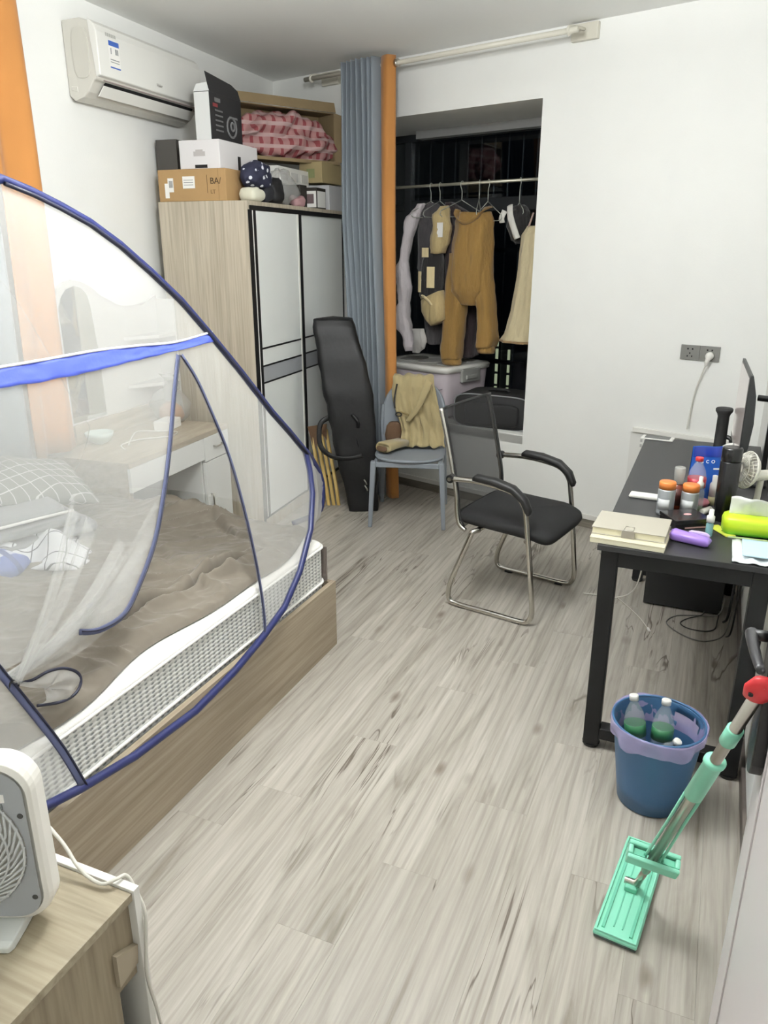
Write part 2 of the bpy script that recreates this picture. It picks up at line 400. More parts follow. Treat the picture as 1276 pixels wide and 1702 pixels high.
ov = [(.095 + .045 * math.copysign(abs(math.cos(q)) ** .6, math.cos(q)), 2.487 + .105 * math.copysign(abs(math.sin(q)) ** .6, math.sin(q))) for q in [2 * math.pi * k / 28 for k in range(28)]]
B(FL).prism(ov, lambda x, z, t: V((x, t, z)), A0 - .006, A0 + .01).done('side_cap', mat('aircon_cap', 'cdcac0', .45), ac, bev=.003)
stk = B(FL).box(.1915, .1925, -2.105, -2.025, 2.433, 2.55).done('energy_label', paper_w, ac, label='white energy label with blue header')
blue_l = mat('label_blue', '4064b4', .5); grey_l = mat('label_grey', '8a8c8c', .7)
B(FL).box(.1926, .193, -2.103, -2.027, 2.527, 2.548).done('label_header', blue_l, stk)
B(FL).box(.1926, .193, -2.103, -2.027, 2.434, 2.440).done('label_foot', blue_l, stk)
b = B(FL); b.box(.1926, .193, -2.092, -2.086, 2.492, 2.518)
for k in range(4): b.box(.1926, .193, -2.058 + k * .006, -2.054 + k * .006, 2.494, 2.518)
b.box(.1926, .193, -2.098, -2.032, 2.468, 2.472); b.box(.1926, .193, -2.098, -2.032, 2.458, 2.461)
b.done('label_print', grey_l, stk)
b = B(FL)
for k in range(6): b.box(.1915, .192, -2.118 + k * .013, -2.109 + k * .013, 2.562, 2.576)
b.done('film_print', mat('pale_print', 'b9b9b2', .6), ac)
text('Haier', .022, panel_frame(FL @ V((.1925, -1.71, 2.424)), LD, (0, 0, 1)), mat('logo_grey', '8b8880', .4), ac, 'logo')

# ------------------------------------------------------------------ wardrobe
wd = thing('wardrobe', 'tall pale oak wardrobe with white sliding doors framed in black', 'wardrobe', FW @ V((-.275, .70, 0)), AL)
oak = woodmat('pale_oak_board', 'a59a88', 'c3b9a6', (34, 34, 1.6), .55, (120, 120, 3))
WL, WH = 1.412, 1.872
b = B(FW).box(-.55, -.002, 0, .02, 0, WH).done('side_panel', oak, wd, bev=.001)
B(FW).box(-.001, .004, -.001, .0205, .0, WH - .045).done('front_trim', black_m, wd)
B(FW).box(-.55, -.03, WL - .02, WL, 0, WH).done('side_panel', oak, wd, bev=.001)
B(FW).box(-.55, .0, .0205, WL - .0205, WH - .022, WH).done('top_panel', oak, wd, bev=.001)
B(FW).box(-.55, -.542, .0205, WL - .0205, .06, WH - .0225).done('back_panel', oak, wd)
B(FW).box(-.541, 0, .0205, WL - .0205, .0, .07).done('plinth', oak, wd)
B(FW).box(-.075, .002, .0205, WL - .0205, 1.825, WH - .0225).done('top_track', black_m, wd)
B(FW).box(-.075, -.004, .0205, WL - .0205, .0705, .085).done('bottom_track', black_m, wd)
glass_w = mat('white_gloss_board', 'eef1ee', .35); stripe_g = mat('grey_band', 'a6a9ad', .35)
for k, (l0, l1, d1) in enumerate(((.022, .632, .002), (.596, WL - .022, -.010))):
    d0 = d1 - (.010 if k == 0 else .022); z0, z1 = .087, 1.8245; sw = .062 if k == 0 else .105
    dr = B(FW).box(d0, d1 - .003, l0 + sw - .005, l1 - .012, z0, z1).done('sliding_door', glass_w, wd)
    B(FW).box(d0, d1, l0, l0 + sw, z0, z1).done('stile', black_m, dr)
    if k == 0: B(FW).box(d1 - .004, d1 + .0015, l0 + .020, l0 + .028, z0, z1).done('edge_strip', white_p, dr)
    B(FW).box(d0, d1 + .0005, l1 - .018, l1, z0, z1).done('stile', white_p if k == 0 else black_m, dr)
    B(FW).box(d0, d1 - .0015, l0 + sw, l1 - .018, .894, .986).done('band', stripe_g, dr, label='grey band across the door')
    for z in (.892, .988, 1.088): B(FW).box(d0, d1 - .001, l0 + sw, l1 - .018, z - .005, z + .005).done('stripe', black_m, dr)

# ------------------------------------------------------------------ boxes and bundles on the wardrobe
kraft = mat('kraft_board', 'ab8a5e', .8, var=.05, vs=8); kraft2 = mat('kraft_faded', '8f7c5c', .85, var=.08, vs=6); wbox = mat('white_board', 'e3e0e0', .6)
Z0 = WH + .0005
def carton(name, label, d0, d1, l0, l1, z0, z1, m, ang=0, piv=None):
    c = V(((d0 + d1) / 2, (l0 + l1) / 2, z0)); F = FW @ M4.Translation(c) @ M4.Rotation(ang, 4, 'Z')
    t = thing(name, label, 'box', F @ V((0, 0, 0)), AL + ang)
    a, bb_, h = (d1 - d0) / 2, (l1 - l0) / 2, z1 - z0
    B(F).box(-a, a, -bb_, bb_, 0, h).done('carton_body', m, t, bev=.003)
    return t, F, a, bb_, h
t, F, a, l_, h = carton('brown_carton', 'brown cardboard carton with shipping labels, resting on the wardrobe\'s near end', -.545, -.128, .012, .33, Z0, 2.034, kraft)
y = -l_
B(F).box(-a + .06, -a + .095, y - .001, y - .0002, .048, .118).done('barcode_label', paper_w, t)
B(F).box(-a + .04, -a + .066, y - .0015, y - .0005, .018, .092).done('barcode_label', paper_w, t)
B(F).box(-.055, .02, y - .001, y - .0002, .065, .125).done('address_label', paper_w, t)
b = B(F)
for k in range(6): b.box(-a + .068 + k * .004, -a + .070 + k * .004, y - .0022, y - .0012, .07, .105)
for k in range(3): b.box(-.048, .01, y - .0016, y - .001, .105 - k * .012, .108 - k * .012)
b.done('label_print', grey_l, t)
b = B(F); b.box(a - .115, a - .112, y - .001, y - .0002, .04, .13); b.box(a - .045, a - .0445, y - .001, y - .0002, 0, h)
b.done('fold_line', mat('brown_ink', '7d6340', .8), t)
text('BA/', .045, panel_frame(F @ V((a - .062, y - .001, .098)), F.to_3x3() @ V((1, 0, 0)), (0, 0, 1)), mat('carton_ink', '4a3a26', .8), t)
text('LT', .028, panel_frame(F @ V((a - .08, y - .001, .045)), F.to_3x3() @ V((1, 0, 0)), (0, 0, 1)), mat('brown_ink', '7d6340', .8), t)

t, F, a, l_, h = carton('white_box', 'white cardboard box with oval handle hole on top of the brown labelled carton', -.41, -.165, .03, .46, 2.0345, 2.176, wbox)
y = -l_
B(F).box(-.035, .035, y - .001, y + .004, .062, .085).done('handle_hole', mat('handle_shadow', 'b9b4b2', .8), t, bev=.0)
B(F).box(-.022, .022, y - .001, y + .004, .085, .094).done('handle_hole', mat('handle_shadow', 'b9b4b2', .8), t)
B(F).box(-.03, .045, y - .001, y - .0002, .004, .02).done('black_label', print_k, t)
B(F).box(a + .0002, a + .001, -.02, .012, .004, .075).done('black_label', print_k, t)

t, F, a, l_, h = carton('black_box', 'tall black product box with white side and raised top flap on the white box', -.315, -.222, .06, .40, 2.1765, 2.41, mat('black_card', '29292b', .5))
B(F).box(-a + .002, a - .002, -l_ - .002, -l_ - .0005, .002, h - .004).done('white_side', mat('box_white_side', 'dedfdd', .6), t, label='white end of the black box')
B(F).prism([(-l_ - .03, h + .085), (-l_ + .005, h - .002), (l_, h - .002), (l_ - .03, h + .045), (l_ - .10, h + .065)], lambda x, z, q: V((a - .003 + q, x, z)), 0, .003).done('top_flap', mat('black_card', '29292b', .5), t)
B(F).prism([(-a, h), (a, h), (a - .01, h + .04), (-a + .02, h + .035)], lambda x, z, q: V((x, -l_ + q - .001, z)), 0, .003).done('inner_flap', mat('box_white_side', 'dedfdd', .6), t)
gp = mat('box_print_grey', '6f6f70', .6)
b = B(F)
for k in range(5): b.box(a + .0003, a + .0008, -.12, -.04, .05 + k * .024, .058 + k * .024)
b.box(a + .0003, a + .0008, .03, .12, .13, .14); b.box(a + .0003, a + .0008, -.12, -.06, .19, .21)
b.tube([V((a + .001, .05 + .05 * math.cos(q), .085 + .05 * math.sin(q))) for q in [k * math.pi / 8 for k in range(16)]], .006, 6, True)
b.tube([V((a + .001, .06 + .02 * math.cos(q), .09 + .02 * math.sin(q))) for q in [k * math.pi / 6 for k in range(12)]], .006, 6, True)
b.done('box_print', gp, t)
B(F).box(a + .0003, a + .0009, -.14, -.09, .165, .182).done('red_mark', mat('box_red', '8c3a3c', .6), t)

t, F, a, l_, h = carton('black_case', 'narrow dark case standing on edge behind the white box against the wall', -.60, -.47, .10, .42, 2.0345, 2.195, mat('dark_case', '4a4743', .6))

def plaid(name, base, l1, l2, sc, wid=.12, rough=.85, axes='XZ'):
    m, nt, p = nodes(name); L = nt.links; tc = nt.nodes.new('ShaderNodeTexCoord'); cur = None
    sp = nt.nodes.new('ShaderNodeSeparateXYZ'); L.new(tc.outputs['Object'], sp.inputs[0])
    colr = lin(base)
    for ax, c in zip(axes, (l1, l2)):
        mu = nt.nodes.new('ShaderNodeMath'); mu.operation = 'MULTIPLY'; mu.inputs[1].default_value = sc; L.new(sp.outputs[ax], mu.inputs[0])
        fr = nt.nodes.new('ShaderNodeMath'); fr.operation = 'FRACT'; L.new(mu.outputs[0], fr.inputs[0])
        lt = nt.nodes.new('ShaderNodeMath'); lt.operation = 'LESS_THAN'; lt.inputs[1].default_value = wid; L.new(fr.outputs[0], lt.inputs[0])
        x = nt.nodes.new('ShaderNodeMix'); x.data_type = 'RGBA'; L.new(lt.outputs[0], x.inputs[0])
        if cur is None: x.inputs[6].default_value = colr
        else: L.new(cur, x.inputs[6])
        x.inputs[7].default_value = lin(c); cur = x.outputs[2]
    L.new(cur, p.inputs['Base Color']); p.inputs['Roughness'].default_value = rough; return m
# bundles
def blob(name, label, cat, d, l, z, sx, sy, sz, m, amp=.02, sc=9, seed=0, p=3.6):
    b = B(FW); n = 12
    b.loft([oval((d, l, z + sz * (.5 - .5 * math.cos(math.pi * k / n))), (1, 0, 0), (0, 1, 0), sx * max(.05, math.sin(math.pi * k / n)) ** (2 / p), sy * max(.05, math.sin(math.pi * k / n)) ** (2 / p), 28, p) for k in range(n + 1)])
    b.wrinkle(amp, sc, seed)
    for q in b.bm.verts: q.co.z = max(q.co.z, z + .0005)
    return tag(b.done(name, m, sm=True, origin=FW @ V((d, l, z)), rot=AL), label, cat)
def dots_mat():
    m, nt, p = nodes('navy_polka_cloth'); L = nt.links; tc = nt.nodes.new('ShaderNodeTexCoord'); vo = nt.nodes.new('ShaderNodeTexVoronoi')
    vo.inputs['Scale'].default_value = 26; vo.inputs['Randomness'].default_value = .6; L.new(tc.outputs['Object'], vo.inputs['Vector'])
    r = nt.nodes.new('ShaderNodeValToRGB'); r.color_ramp.interpolation = 'CONSTANT'; e = r.color_ramp.elements
    e[0].color = lin('d9dbe2'); e[1].position = .27; e[1].color = lin('22243a'); L.new(vo.outputs['Distance'], r.inputs[0]); L.new(r.outputs[0], p.inputs['Base Color'])
    p.inputs['Roughness'].default_value = .85; return m
blob('polka_dot_bundle', 'navy cloth bundle with white polka dots stuffed beside the brown carton', 'cloth', -.062, .235, Z0 + .076, .062, .11, .125, dots_mat(), .030, 12)
blob('folded_towel', 'small folded cream towel under the polka dot bundle', 'towel', -.060, .17, Z0, .055, .075, .075, mat('cream_cloth', 'd8d6c2', .9, sheen=.2), .008, 18, 3, 4)
blob('striped_sleeve', 'dark cloth with white stripes hanging down beside the cream towel', 'cloth', -.055, .305, Z0, .05, .045, .115, plaid('white_striped_cloth', '1c1d24', 'cfd0d6', '1c1d24', 30, .25, axes='YY'), .010, 18, 8)
blob('black_bag', 'soft black bag between the polka dot bundle and the grey plastic bag', 'bag', -.07, .445, Z0, .06, .085, .13, mat('black_nylon', '151518', .5), .030, 11, 5)
pl_bag = mat('clear_film', 'c9c9c6', .12, alpha=.35)
blob('plastic_bag', 'crumpled translucent grey plastic bag leaning on the black bag', 'bag', -.11, .615, Z0, .085, .085, .20, pl_bag, .035, 13, 9)
blob('pink_pouch', 'small pink pouch between the grey plastic bag and the flat black box', 'pouch', -.06, .755, Z0, .045, .05, .065, mat('pink_cloth', 'b08a8c', .7), .02, 20, 2)
carton('dark_box', 'flat black box lying between the pink pouch and the framed picture box', -.24, -.07, .83, .93, Z0, Z0 + .135, mat('dark_card', '29251f', .6))
t, F, a, l_, h = carton('printed_packet', 'small black box with a white framed picture on its end, on the wardrobe front edge', -.155, -.012, .95, 1.10, Z0, Z0 + .125, mat('dark_card', '29251f', .6))
B(F).box(-a + .004, a - .004, -l_ - .0015, -l_ - .0005, .008, h - .02).done('white_label', paper_w, t)
B(F).box(-a + .022, a - .02, -l_ - .0025, -l_ - .0016, .03, h - .038).done('picture_print', mat('picture_print', '6b5a5c', .6), t)
B(F).box(a + .0002, a + .0012, -l_ + .01, l_ - .01, .008, h - .02).done('white_label', paper_w, t)
carton('grey_white_box', 'plain pale grey box at the wardrobe\'s far end beside the grey curtain', -.30, -.02, 1.18, 1.40, Z0, Z0 + .155, mat('pale_grey_board', 'c9c9cb', .6))
t, F, a, l_, h = carton('white_tray', 'long white plastic tray with recessed panels under the open carton', -.30, -.14, .66, 1.12, 2.0085, 2.105, white_p)
for y0 in (-.19, -.04, .11): B(F).box(a - .001, a + .003, y0, y0 + .10, .02, .07).done('recess', mat('tray_recess', 'cfcdc8', .5), t)
t, F, a, l_, h = carton('tan_box', 'small tan cardboard box with faded green print below the open carton', -.20, -.03, 1.13, 1.40, 2.0385, 2.165, mat('tan_board', 'a5946c', .8, var=.04), R(-6))
B(F).box(-.03, .03, -l_ - .001, -l_ - .0002, .03, .085).done('green_print', mat('faded_green', '8a8f62', .8), t)
# big open carton at the back with a red plaid quilt bulging out; face turned towards the room
FC = FW @ M4.Translation((-.26, 1.02, 2.168)) @ M4.Rotation(R(58), 4, 'Z')
oc = thing('open_carton', 'large open brown carton on top of the pile holding a red plaid quilt', 'box', FC @ V((0, 0, 0)), AL + R(58))
cw, cd, chh = .40, .18, .31
b = B(FC); b.box(-cw, cw, 0, cd, 0, .006); b.box(-cw, cw, 0, cd, chh - .006, chh); b.box(-cw, -cw + .006, 0, cd, .006, chh - .006); b.box(cw - .006, cw, 0, cd, .006, chh - .006); b.box(-cw, cw, cd - .006, cd, 0, chh)
b.done('carton_body', kraft2, oc)
B(FC).prism([(-cw, chh), (cw, chh), (cw - .02, chh + .055), (-cw + .03, chh + .05)], lambda x, z, q: V((x, -.02 + q + (z - chh) * -.2, z)), 0, .004).done('flap', kraft2, oc)
B(FC).prism([(cw - .006, .0), (cw + .07, .02), (cw + .07, chh - .02), (cw - .006, chh)], lambda x, z, q: V((x, -.005 - q - (x - cw) * .3, z)), 0, .004).done('flap', kraft2, oc)
B(FC).prism([(-cw, 0), (cw, 0), (cw, -.02), (-cw, -.02)], lambda x, z, q: V((x, -.06 + q, z + .01)), 0, .06).done('flap', kraft2, oc)
b = B(FC)
def quilt(u, v):
    q = 2 * math.pi * u; k = math.sin(math.pi * v) ** .55
    x = -.37 + .82 * v; fold = .030 * math.sin(26 * q / 6.28 + 9 * v) + .018 * math.sin(5 * q + 31 * v)
    rz = (.135 - .02 * abs(v - .5)) * k + fold * .6 * k; ry = (.10) * k + fold * k
    return V((x, .03 + ry * math.cos(q), .135 + .03 * math.sin(4 * v) + rz * math.sin(q) - .03 * v))
b.grid(64, 80, lambda u, v: quilt(u * 63 / 64, v), True).wrinkle(.026, 11)
tag(b.done('plaid_quilt', plaid('red_plaid_cloth', 'b28583', '93484c', 'c2a5a2', 16, .35), sm=True, origin=FC @ V((0, 0, 0)), rot=AL + R(58)), 'red and white plaid quilt bulging out of the open brown carton', 'quilt')

# ------------------------------------------------------------------ curtains
def curtain_sheet(F, z0, z1, rows, fnu, nu):
    return lambda u, v: fnu(u, z1 + (z0 - z1) * v, v)
def lerp(a, b_, t): return a + (b_ - a) * t
def pw(t, pts):
    for (a, x), (b_, y) in zip(pts, pts[1:]):
        if t <= b_: return x + (y - x) * (t - a) / (b_ - a)
    return pts[-1][1]
grey_c = mat('grey_curtain_cloth', '848c93', .9, bump=.15, bs=400, sheen=.2); oran_c = mat('orange_curtain_cloth', 'b87d40', .85, bump=.1, bs=300, sheen=.15, var=.05, vs=3)
cu = thing('curtain', 'grey pleated curtain with orange facing gathered at the window\'s left side', 'curtain', FB @ V((-3.35, -.3, 0)), AB)
def cz(v): return 2.715 + (.02 - 2.715) * v
def coff(v): return -.235 - .13 * v
def cgrey(u, v):
    a = pw(v, [(0, -3.634), (.33, -3.60), (.67, -3.50), (1, -3.44)]); e = pw(v, [(0, -3.342), (.33, -3.301), (.67, -3.236), (1, -3.19)])
    amp = .040 * (1 - .2 * v); return V((a + (e - a) * u + .006 * math.sin(40 * u + 3 * v), coff(v) + amp * math.sin(u * 2 * math.pi * 7.25) + .008 * math.sin(7 * v + 9 * u), cz(v)))
B(FB).grid(110, 40, cgrey).done('grey_panel', grey_c, cu, sm=True, solid=.004)
def coran(u, v):
    a = pw(v, [(0, -3.342), (.33, -3.301), (.67, -3.236), (1, -3.19)]); e = pw(v, [(0, -3.232), (.33, -3.197), (.67, -3.147), (1, -3.085)])
    return V((a + (e - a) * u, coff(v) + .032 * (1 - u) - .022 * math.sin(u * math.pi) * (1 + .4 * math.sin(5 * v)) + .05 * max(0, u - .75) * 3, cz(v)))
B(FB).grid(16, 40, coran).done('orange_facing', oran_c, cu, sm=True, solid=.004, label='orange facing along the curtain\'s edge')
cream = mat('cream_enamel', 'd6d2c4', .4)
rd = thing('curtain_rod', 'cream curtain rod on wall brackets under the ceiling', 'curtain rod', FB @ V((-3, -.2, 2.67)), AB)
B(FB).cyl((-3.99, -.2, 2.672), (-2.06, -.2, 2.672), .014).done('pole', cream, rd, sm=True)
for u in (-3.93, -2.11):
    k = B(FB).box(u - .075, u + .075, -.03, -.0005, 2.66, 2.74).done('wall_bracket', cream, rd, bev=.004)
    B(FB).tube([(u, -.03, 2.71), (u, -.12, 2.705), (u, -.2, 2.69), (u, -.215, 2.67), (u, -.2, 2.655), (u, -.185, 2.665)], .008, 8, sm=3).done('arm', cream, k, sm=True)
B(FB).lathe([(.017, -.01), (.022, -.01), (.022, .01), (.017, .01)], seg=20, X=M4.Translation((-3.222, -.2, 2.672)) @ M4.Rotation(R(90), 4, 'Y')).done('grommet', steel, cu, sm=True)

lc = thing('left_curtain', 'orange curtain with grey half hanging on the left wall behind the bed net', 'curtain', FL @ V((.1, -2.85, .71)), AL)
def lo_c(u, v):
    a = -2.86; e = -2.60 + .02 * v
    return V((.13 + .020 * math.sin(u * 9 + 1) + .008 * math.sin(14 * u + 5 * v), a + (e - a) * u + .01 * math.sin(4 * v), 2.70 + (.715 - 2.70) * v))
B(FL).grid(30, 20, lo_c).done('orange_panel', oran_c, lc, sm=True, solid=.004)
def lg_c(u, v): return V((.12 + .035 * math.sin(u * 22) , -3.60 + .735 * u + .012 * math.sin(5 * v + 6 * u), 2.70 + (.72 - 2.70) * v))
B(FL).grid(70, 20, lg_c).done('grey_panel', grey_c, lc, sm=True, solid=.004)
rd2 = thing('left_curtain_rod', 'cream rod carrying the orange curtain on the left wall', 'curtain rod', FL @ V((.12, -3.2, 2.70)), AL)
B(FL).cyl((.13, -3.9, 2.712), (.13, -2.55, 2.712), .012).done('pole', cream, rd2, sm=True)
for v_ in (-3.8, -2.57): B(FL).box(.0005, .13, v_ - .015, v_ + .015, 2.70, 2.735).done('wall_bracket', cream, rd2, bev=.003)

# ------------------------------------------------------------------ drying rail and clothes in the bay
rl = tag(B(FB).cyl((BU0 + .001, .30, 2.031), (WU1 - .001, .30, 2.033), .010, seg=12).done('drying_rail', mat('pale_metal', 'b7b4a4', .35, metal=.6), sm=True, origin=FB @ V((-3, .3, 2.03)), rot=AB), 'pale metal drying rail across the bay window', 'rail')
wire = mat('hanger_wire', 'b9bdb4', .4, metal=.3)
OFF = .30
def hanger(u, label, wdt=.0, ztop=2.033, tilt=0, m=wire, ys=.19, dz=.10, drop=.07):
    """wire hanger on the rail; its shoulders run across the rail (off axis) turned by tilt"""
    Fh = FB @ M4.Translation((u, OFF, 0)) @ M4.Rotation(tilt, 4, 'Z')
    t = thing('coat_hanger', label, 'hanger', Fh @ V((0, 0, 2.04)), AB + tilt, 'clothes hangers on the drying rail')
    z = ztop
    B(Fh).tube([V((0, .013 * math.cos(q), z + .002 + .013 * math.sin(q))) for q in [R(-20), R(30), R(90), R(150), R(185)]] + [V((0, -.012, z - .02)), V((0, 0, z - .045)), V((0, 0, z - dz))], .0026, 6, sm=3).done('hook', m, t, sm=True)
    zs = z - dz
    B(Fh).tube([(0, 0, zs), (0, -ys, zs - drop), (0, -ys - .012, zs - drop - .02), (0, -ys + .01, zs - drop - .035), (0, ys - .01, zs - drop - .035), (0, ys + .012, zs - drop - .02), (0, ys, zs - drop), (0, 0, zs)], .0026, 6).done('shoulder_wire', m, t, sm=True)
    return Fh
def sheet_rows(b, rows, n=22, p=2.2, k=4):
    b.loft([oval(r[0], r[1], r[2], r[3], r[4], n, p, r[5] if len(r) > 5 else 0, r[6] if len(r) > 6 else .06, k) for r in rows])
def garment(b, rows, k=4, n=24, p=2.2):
    """rows (u0, u1, z, half_depth, phase): a filled fold-shaped tube hanging in the bay"""
    b.loft([oval(((r[0] + r[1]) / 2, OFF + (r[5] if len(r) > 5 else 0), r[2]), (1, 0, 0), (0, 1, 0), (r[1] - r[0]) / 2, r[3], n, p, r[4], .05, k) for r in dense(rows)])
def dense(rows, m=4):
    out = []
    for a, c in zip(rows, rows[1:]):
        for i in range(m):
            t = i / m; out.append(tuple(x + (y - x) * t for x, y in zip(a, c)))
    return out + [rows[-1]]
def cloth(name, col, bump=.2): return mat(name, col, .9, bump=.55, bs=3, sheen=.2, var=.06, vs=2, stretch=(9, 9, 2.6), bd=.03)
# 1 pale sweatshirt with dark side
hanger(-3.320, 'wire hanger holding the pale lilac hoodie, leftmost on the rail', tilt=R(-4))
t = thing('hoodie', 'pale lilac and charcoal hoodie hanging leftmost on the drying rail', 'hoodie', FB @ V((-3.34, OFF, .95)), AB)
b = B(FB); garment(b, [(-3.345, -3.29, 1.925, .05, 0, .02), (-3.40, -3.25, 1.86, .12, .3, .03), (-3.41, -3.18, 1.70, .14, .6, .05), (-3.42, -3.17, 1.50, .14, 1, .05), (-3.36, -3.18, 1.40, .13, 1.3, .05), (-3.35, -3.19, 1.10, .12, 1.6, .05), (-3.33, -3.21, .99, .10, 2, .05)], 5); b.wrinkle(.012, 9)
b.done('body', cloth('charcoal_cloth', '4d4a4c'), t, sm=True)
b = B(FB)
b.loft([oval((c[0], OFF + c[1], c[2]), (1, 0, 0), (0, 1, 0), c[3], c[4], 18, 2.2, c[2] * 9, .06, 4) for c in dense([(-3.335, -.09, 1.918, .025, .03), (-3.375, -.12, 1.83, .035, .05), (-3.405, -.14, 1.70, .03, .05), (-3.43, -.15, 1.55, .025, .045), (-3.44, -.155, 1.49, .05, .05), (-3.42, -.15, 1.38, .05, .055), (-3.425, -.15, 1.27, .035, .05), (-3.44, -.155, 1.20, .058, .055), (-3.42, -.15, 1.09, .055, .05), (-3.385, -.14, 1.04, .04, .05), (-3.375, -.14, .98, .04, .045), (-3.37, -.135, .945, .035, .04)])]); b.wrinkle(.014, 14)
b.done('sleeve', cloth('pale_lilac_cloth', 'd5cdd0'), t, sm=True, label='pale lilac sleeve')
b = B(FB)
b.loft([oval((c[0], OFF + c[1], c[2]), (1, 0, 0), (0, 1, 0), c[3], c[4], 18, 2.2, c[2] * 9, .06, 4) for c in dense([(-3.29, -.17, 1.10, .05, .02), (-3.26, -.175, 1.02, .058, .022), (-3.275, -.17, .97, .05, .02), (-3.31, -.165, .935, .03, .02)])]); b.wrinkle(.01, 14)
b.done('hem', cloth('grey_white_cloth', 'b9b6b2'), t, sm=True)
# 2 dark maroon jacket
hanger(-3.245, 'wire hanger holding the dark maroon jacket, second on the rail', tilt=R(3))
t = thing('dark_jacket', 'dark maroon jacket hanging behind the lilac hoodie and the letterman shirt', 'jacket', FB @ V((-3.2, OFF + .05, .9)), AB)
b = B(FB); garment(b, [(-3.25, -3.21, 1.925, .05, 0, .10), (-3.24, -3.12, 1.86, .12, 1, .15), (-3.18, -3.04, 1.60, .13, 2, .17), (-3.18, -3.01, 1.30, .13, 2.4, .17), (-3.18, -3.02, 1.0, .12, 3, .17), (-3.17, -3.03, .90, .11, 3.4, .17)], 5); b.wrinkle(.012, 9, 4)
b.done('body', cloth('maroon_cloth', '352a2c'), t, sm=True)
b = B(FB); b.loft([oval((c[0], OFF - .02, c[1]), (1, 0, 0), (0, 1, 0), c[2], .04, 18, 2.2, c[1] * 9, .06, 4) for c in dense([(-3.19, 1.88, .03), (-3.13, 1.75, .05), (-3.12, 1.55, .05), (-3.13, 1.30, .045)])]); b.wrinkle(.01, 12)
b.done('sleeve', cloth('maroon_cloth', '352a2c'), t, sm=True)
# 3 letterman style shirt, sand with black and cream letters
hanger(-3.068, 'wire hanger holding the sand and black shirt, third on the rail', tilt=R(-10))
t = thing('letter_shirt', 'sand and black patterned shirt with cream letters hanging left of the brown trousers', 'shirt', FB @ V((-3.13, OFF - .05, 1.2)), AB)
sand = cloth('sand_cloth', 'b7a376'); blk = cloth('black_cloth', '211f20'); crm = cloth('cream_knit', 'dfcda0')
b = B(FB); b.loft([oval((c[0], OFF + c[3], c[1]), (1, 0, 0), (0, 1, 0), c[2], c[4], 20, 2.2, c[1] * 8, .05, 4) for c in dense([(-3.125, 1.895, .028, -.12, .03), (-3.135, 1.84, .055, -.13, .06), (-3.125, 1.75, .065, -.14, .07), (-3.135, 1.66, .055, -.14, .07), (-3.155, 1.60, .05, -.14, .06)])]); b.wrinkle(.010, 15)
b.done('shoulder', sand, t, sm=True)
b = B(FB); b.loft([oval((c[0], OFF + c[3], c[1]), (1, 0, 0), (0, 1, 0), c[2], c[4], 20, 2.4, c[1] * 8, .04, 4) for c in dense([(-3.185, 1.63, .055, -.14, .05), (-3.19, 1.55, .075, -.14, .06), (-3.20, 1.40, .085, -.14, .06), (-3.205, 1.32, .08, -.14, .06)])]); b.wrinkle(.006, 12)
b.done('sleeve', blk, t, sm=True, label='black sleeve with cream letters')
for (u0, u1, z0, z1) in ((-3.235, -3.18, 1.575, 1.635), (-3.19, -3.135, 1.38, 1.515), (-3.268, -3.24, 1.35, 1.485)):
    b = B(FB); b.grid(5, 6, lambda i, j: V((u0 + (u1 - u0) * i, OFF - .209 + .012 * (((u0 + (u1 - u0) * i) + 3.205) / .07) ** 2, z1 + (z0 - z1) * j))); b.done('letter_patch', crm, t, solid=.003)
b = B(FB); b.loft([oval((c[0], OFF - .14, c[1]), (.9, 0, .45), (0, 1, 0), c[2], .06, 20, 2.6, 0, .02, 4) for c in ((-3.19, 1.325, .09), (-3.18, 1.26, .095), (-3.155, 1.19, .075), (-3.13, 1.15, .055))]); b.wrinkle(.004, 12)
b.done('cuff', sand, t, sm=True)
b = B(FB); b.tube([(-3.275, OFF - .15, 1.30), (-3.225, OFF - .205, 1.325), (-3.17, OFF - .205, 1.29), (-3.115, OFF - .16, 1.20)], .012, 8, sm=3, flat=(0, 1, .3)); b.done('cuff_edge', crm, t, sm=True)
b = B(FB); b.box(-3.115, -3.07, OFF - .208, OFF - .204, 1.70, 1.79); b.done('white_tag', paper_w, t)
